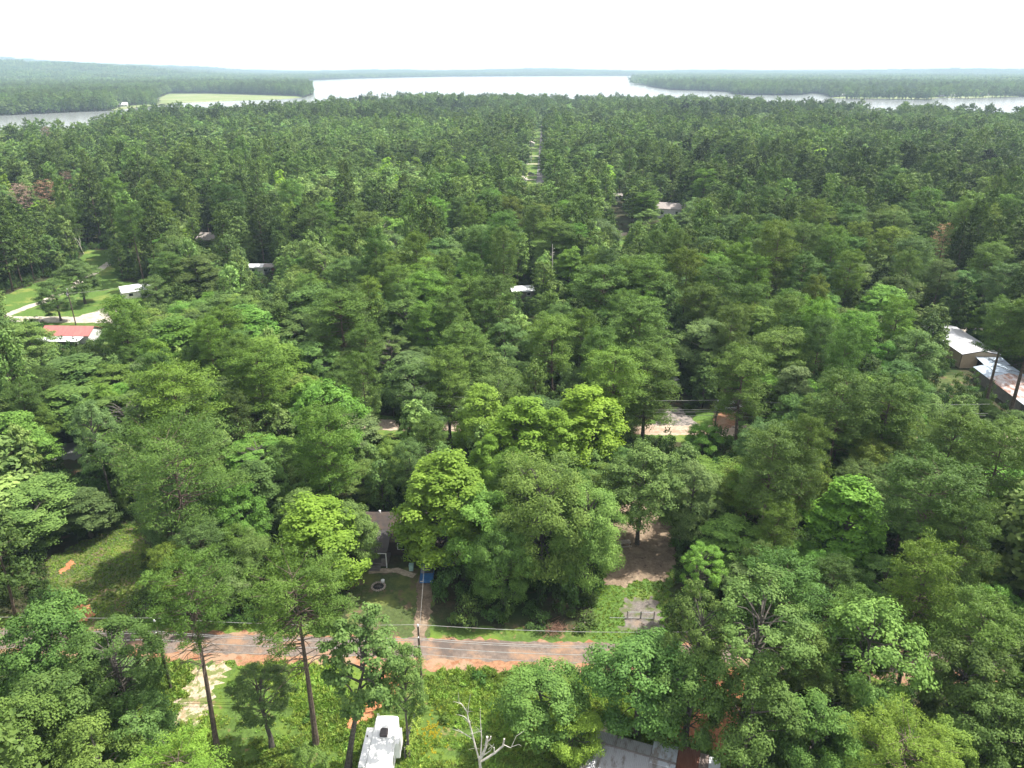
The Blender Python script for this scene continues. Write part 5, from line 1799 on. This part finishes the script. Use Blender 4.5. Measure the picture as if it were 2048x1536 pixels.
# undergrowth on the forest floor
SH = [shrub(700 + i, H=[2.2, 3.2, 2.6, 4.2][i], R_=[1.7, 1.9, 2.2, 2.0][i]) for i in range(4)]
Xs, Ys = jgrid(-230, 250, 34, 300, 2.9)
Hs = rng.uniform(1.2, 4.2, len(Xs)) + np.where(rng.random(len(Xs)) < .35, 2.5, 0)
Rs = rng.uniform(1.3, 2.4, len(Xs))
bad = (np.abs(Ys - roadA(Xs)) < 4.2) | (np.abs(Ys - roadB(Xs)) < 4.2) | (np.abs(Ys - roadC(Xs)) < 4.6) | (np.abs(Xs) > .8 * Ys + 16)
bad |= in_built(Xs, Ys, .6) | in_keep(Xs, Ys)
bad |= (Xs > -38) & (Xs < 25) & (Ys < 70)
for i in range(0, len(Xs), step_):
    s_ = slice(i, i + step_)
    bad[s_] |= blocked(Xs[s_], Ys[s_], Hs[s_], Rs[s_] * .8)
Xs, Ys, Hs, Rs = Xs[~bad], Ys[~bad], Hs[~bad], Rs[~bad]
ns = len(Xs)
scatter('undergrowth', SH, np.stack([Xs, Ys, np.zeros(ns)], 1), rng.uniform(0, 6.28, ns), np.stack([Rs / 1.9, Rs / 1.9, Hs / 2.8], 1), rng.integers(0, 4, ns), label='dense green undergrowth between the trunks')


# grass, weeds and flowers of the clearings
def tuft(seed, h, r_, n_, mat, wdt=.12):
    global rng
    keep, rng = rng, np.random.default_rng(seed)
    b_2 = MB()
    dd = unit(n_)
    dd[:, 2] = np.abs(dd[:, 2]) + .55
    dd /= np.linalg.norm(dd, axis=1, keepdims=True)
    ln = h * rng.uniform(.6, 1.2, n_)
    base_ = rng.normal(size=(n_, 3)) * r_ * .35
    base_[:, 2] = 0
    P = base_ + dd * (ln * .5)[:, None]
    b_2.leaves(P, rng.normal(size=(n_, 3)) + np.array([0, 0, .6]), ln, .5 + rng.normal(size=n_) * .22, wdt / h, along=dd)
    rng = keep
    return b_2.mesh('tuft', M[mat])


KEEPG = []
for o in COL.objects:
    if o.get('kind') == 'structure' and o.type == 'MESH' and o.name.split('.')[0] in ('clay_drive', 'gravel_drive', 'clay_yard', 'driveway', 'leaf_litter', 'gravel_pad', 'road_shoulder', 'concrete_walk', 'garden_path', 'clay_patch', 'ash_drive'):
        KEEPG.append([tuple(v.co[:2]) for v in o.data.vertices])
Xg, Yg = jgrid(-46, 40, 44, 70, .34)
sel = ~in_built(Xg, Yg, -1.2)
for P_ in KEEPG:
    sel &= ~inpoly(Xg, Yg, P_)
thin_ = vnoise(Xg, Yg, 2.2, 11) + .8 * vnoise(Xg, Yg, .8, 12)
sel &= (thin_ > -.45) | (rng.random(len(Xg)) < .12)
Xg, Yg, thin_ = Xg[sel], Yg[sel], thin_[sel]
gs = rng.uniform(.4, 1.0, len(Xg)) * (1 + .35 * np.clip(thin_, -1, 1.5))
Xl, Yl = jgrid(-75, 25, 74, 100, .45)
sl_ = np.zeros(len(Xl), bool)
for o in COL.objects:
    if o.name.split('.')[0] in ('left_glade', 'side_yard'):
        sl_ |= inpoly(Xl, Yl, [tuple(v.co[:2]) for v in o.data.vertices])
for P_ in KEEPG:
    sl_ &= ~inpoly(Xl, Yl, P_)
Xl, Yl = Xl[sl_], Yl[sl_]
gx_, gy_ = np.concatenate([Xg, Xl]), np.concatenate([Yg, Yl])
gs = np.concatenate([gs, rng.uniform(.3, .6, len(Xl))])
ng_ = len(gx_)
scatter('grass', [tuft(800, .42, .4, 26, 'grass_blade'), tuft(801, .6, .5, 30, 'grass_blade'), tuft(802, .35, .55, 34, 'grass_blade', .16)],
        np.stack([gx_, gy_, np.zeros(ng_)], 1), rng.uniform(0, 6.28, ng_), np.stack([gs, gs, gs], 1), rng.integers(0, 3, ng_), shade=.28 * np.tanh(vnoise(gx_, gy_, 3.5, 41)) + rng.normal(size=ng_) * .12, label='rough green grass and weeds of the clearings')
fp = at(862, 1478)
Xf, Yf = rng.normal(fp.x, .8, 110), rng.normal(fp.y, 1.5, 110)
scatter('wildflowers', [tuft(820, .75, .4, 16, 'flower', .16)], np.stack([Xf, Yf, np.zeros(110)], 1), rng.uniform(0, 6.28, 110), np.full((110, 3), .36), np.zeros(110, int), label='yellow wildflower patch right of the vine-covered fence')
# weeds standing out of the meadow, one by one
WP = shrub(850, H=1.0, R_=.8, n=8, per=40, leaf=.2, mat='grass_blade')
for k, (u, v, s_, lab) in enumerate(((960, 1362, 1.5, 'dark leafy weed clump near the road edge, right of the nearest pole'), (930, 1425, 1.0, 'small weed clump left of the bare white snag'),
                                     (890, 1440, 1.1, 'weed clump right of the yellow wildflowers'), (1010, 1380, 1.3, 'weed clump left of the low bushy tree'), (620, 1440, 1.3, 'weed clump between thick pine trunk and camper'),
                                     (470, 1380, 1.4, 'weed clump right of the gravel drive'))):
    p = at(u, v)
    o = link('weed_clump', WP, loc=(p.x, p.y, 0))
    o.scale = (s_, s_, s_)
    o.rotation_euler = (0, 0, k * 1.3)
    o.color = (.6, .75, .8, 1)
    tag(o, lab, 'weeds', 'weed clumps in the meadow')

# ------------------------------------------------------------------ haze
HZ = 16000
hm, nt, out = nmat('haze')
pv = nt.nodes.new('ShaderNodeVolumePrincipled')
pv.inputs['Color'].default_value = (.60, .80, 1.0, 1)
pv.inputs['Density'].default_value = 1.1e-4
pv.inputs['Anisotropy'].default_value = 0.0
nt.links.new(pv.outputs[0], out.inputs['Volume'])
tag(MB().box(-HZ, HZ, -HZ, HZ, -1.0, 260).obj('haze', hm), 'pale haze over the woods and lake', None, None, 'stuff')
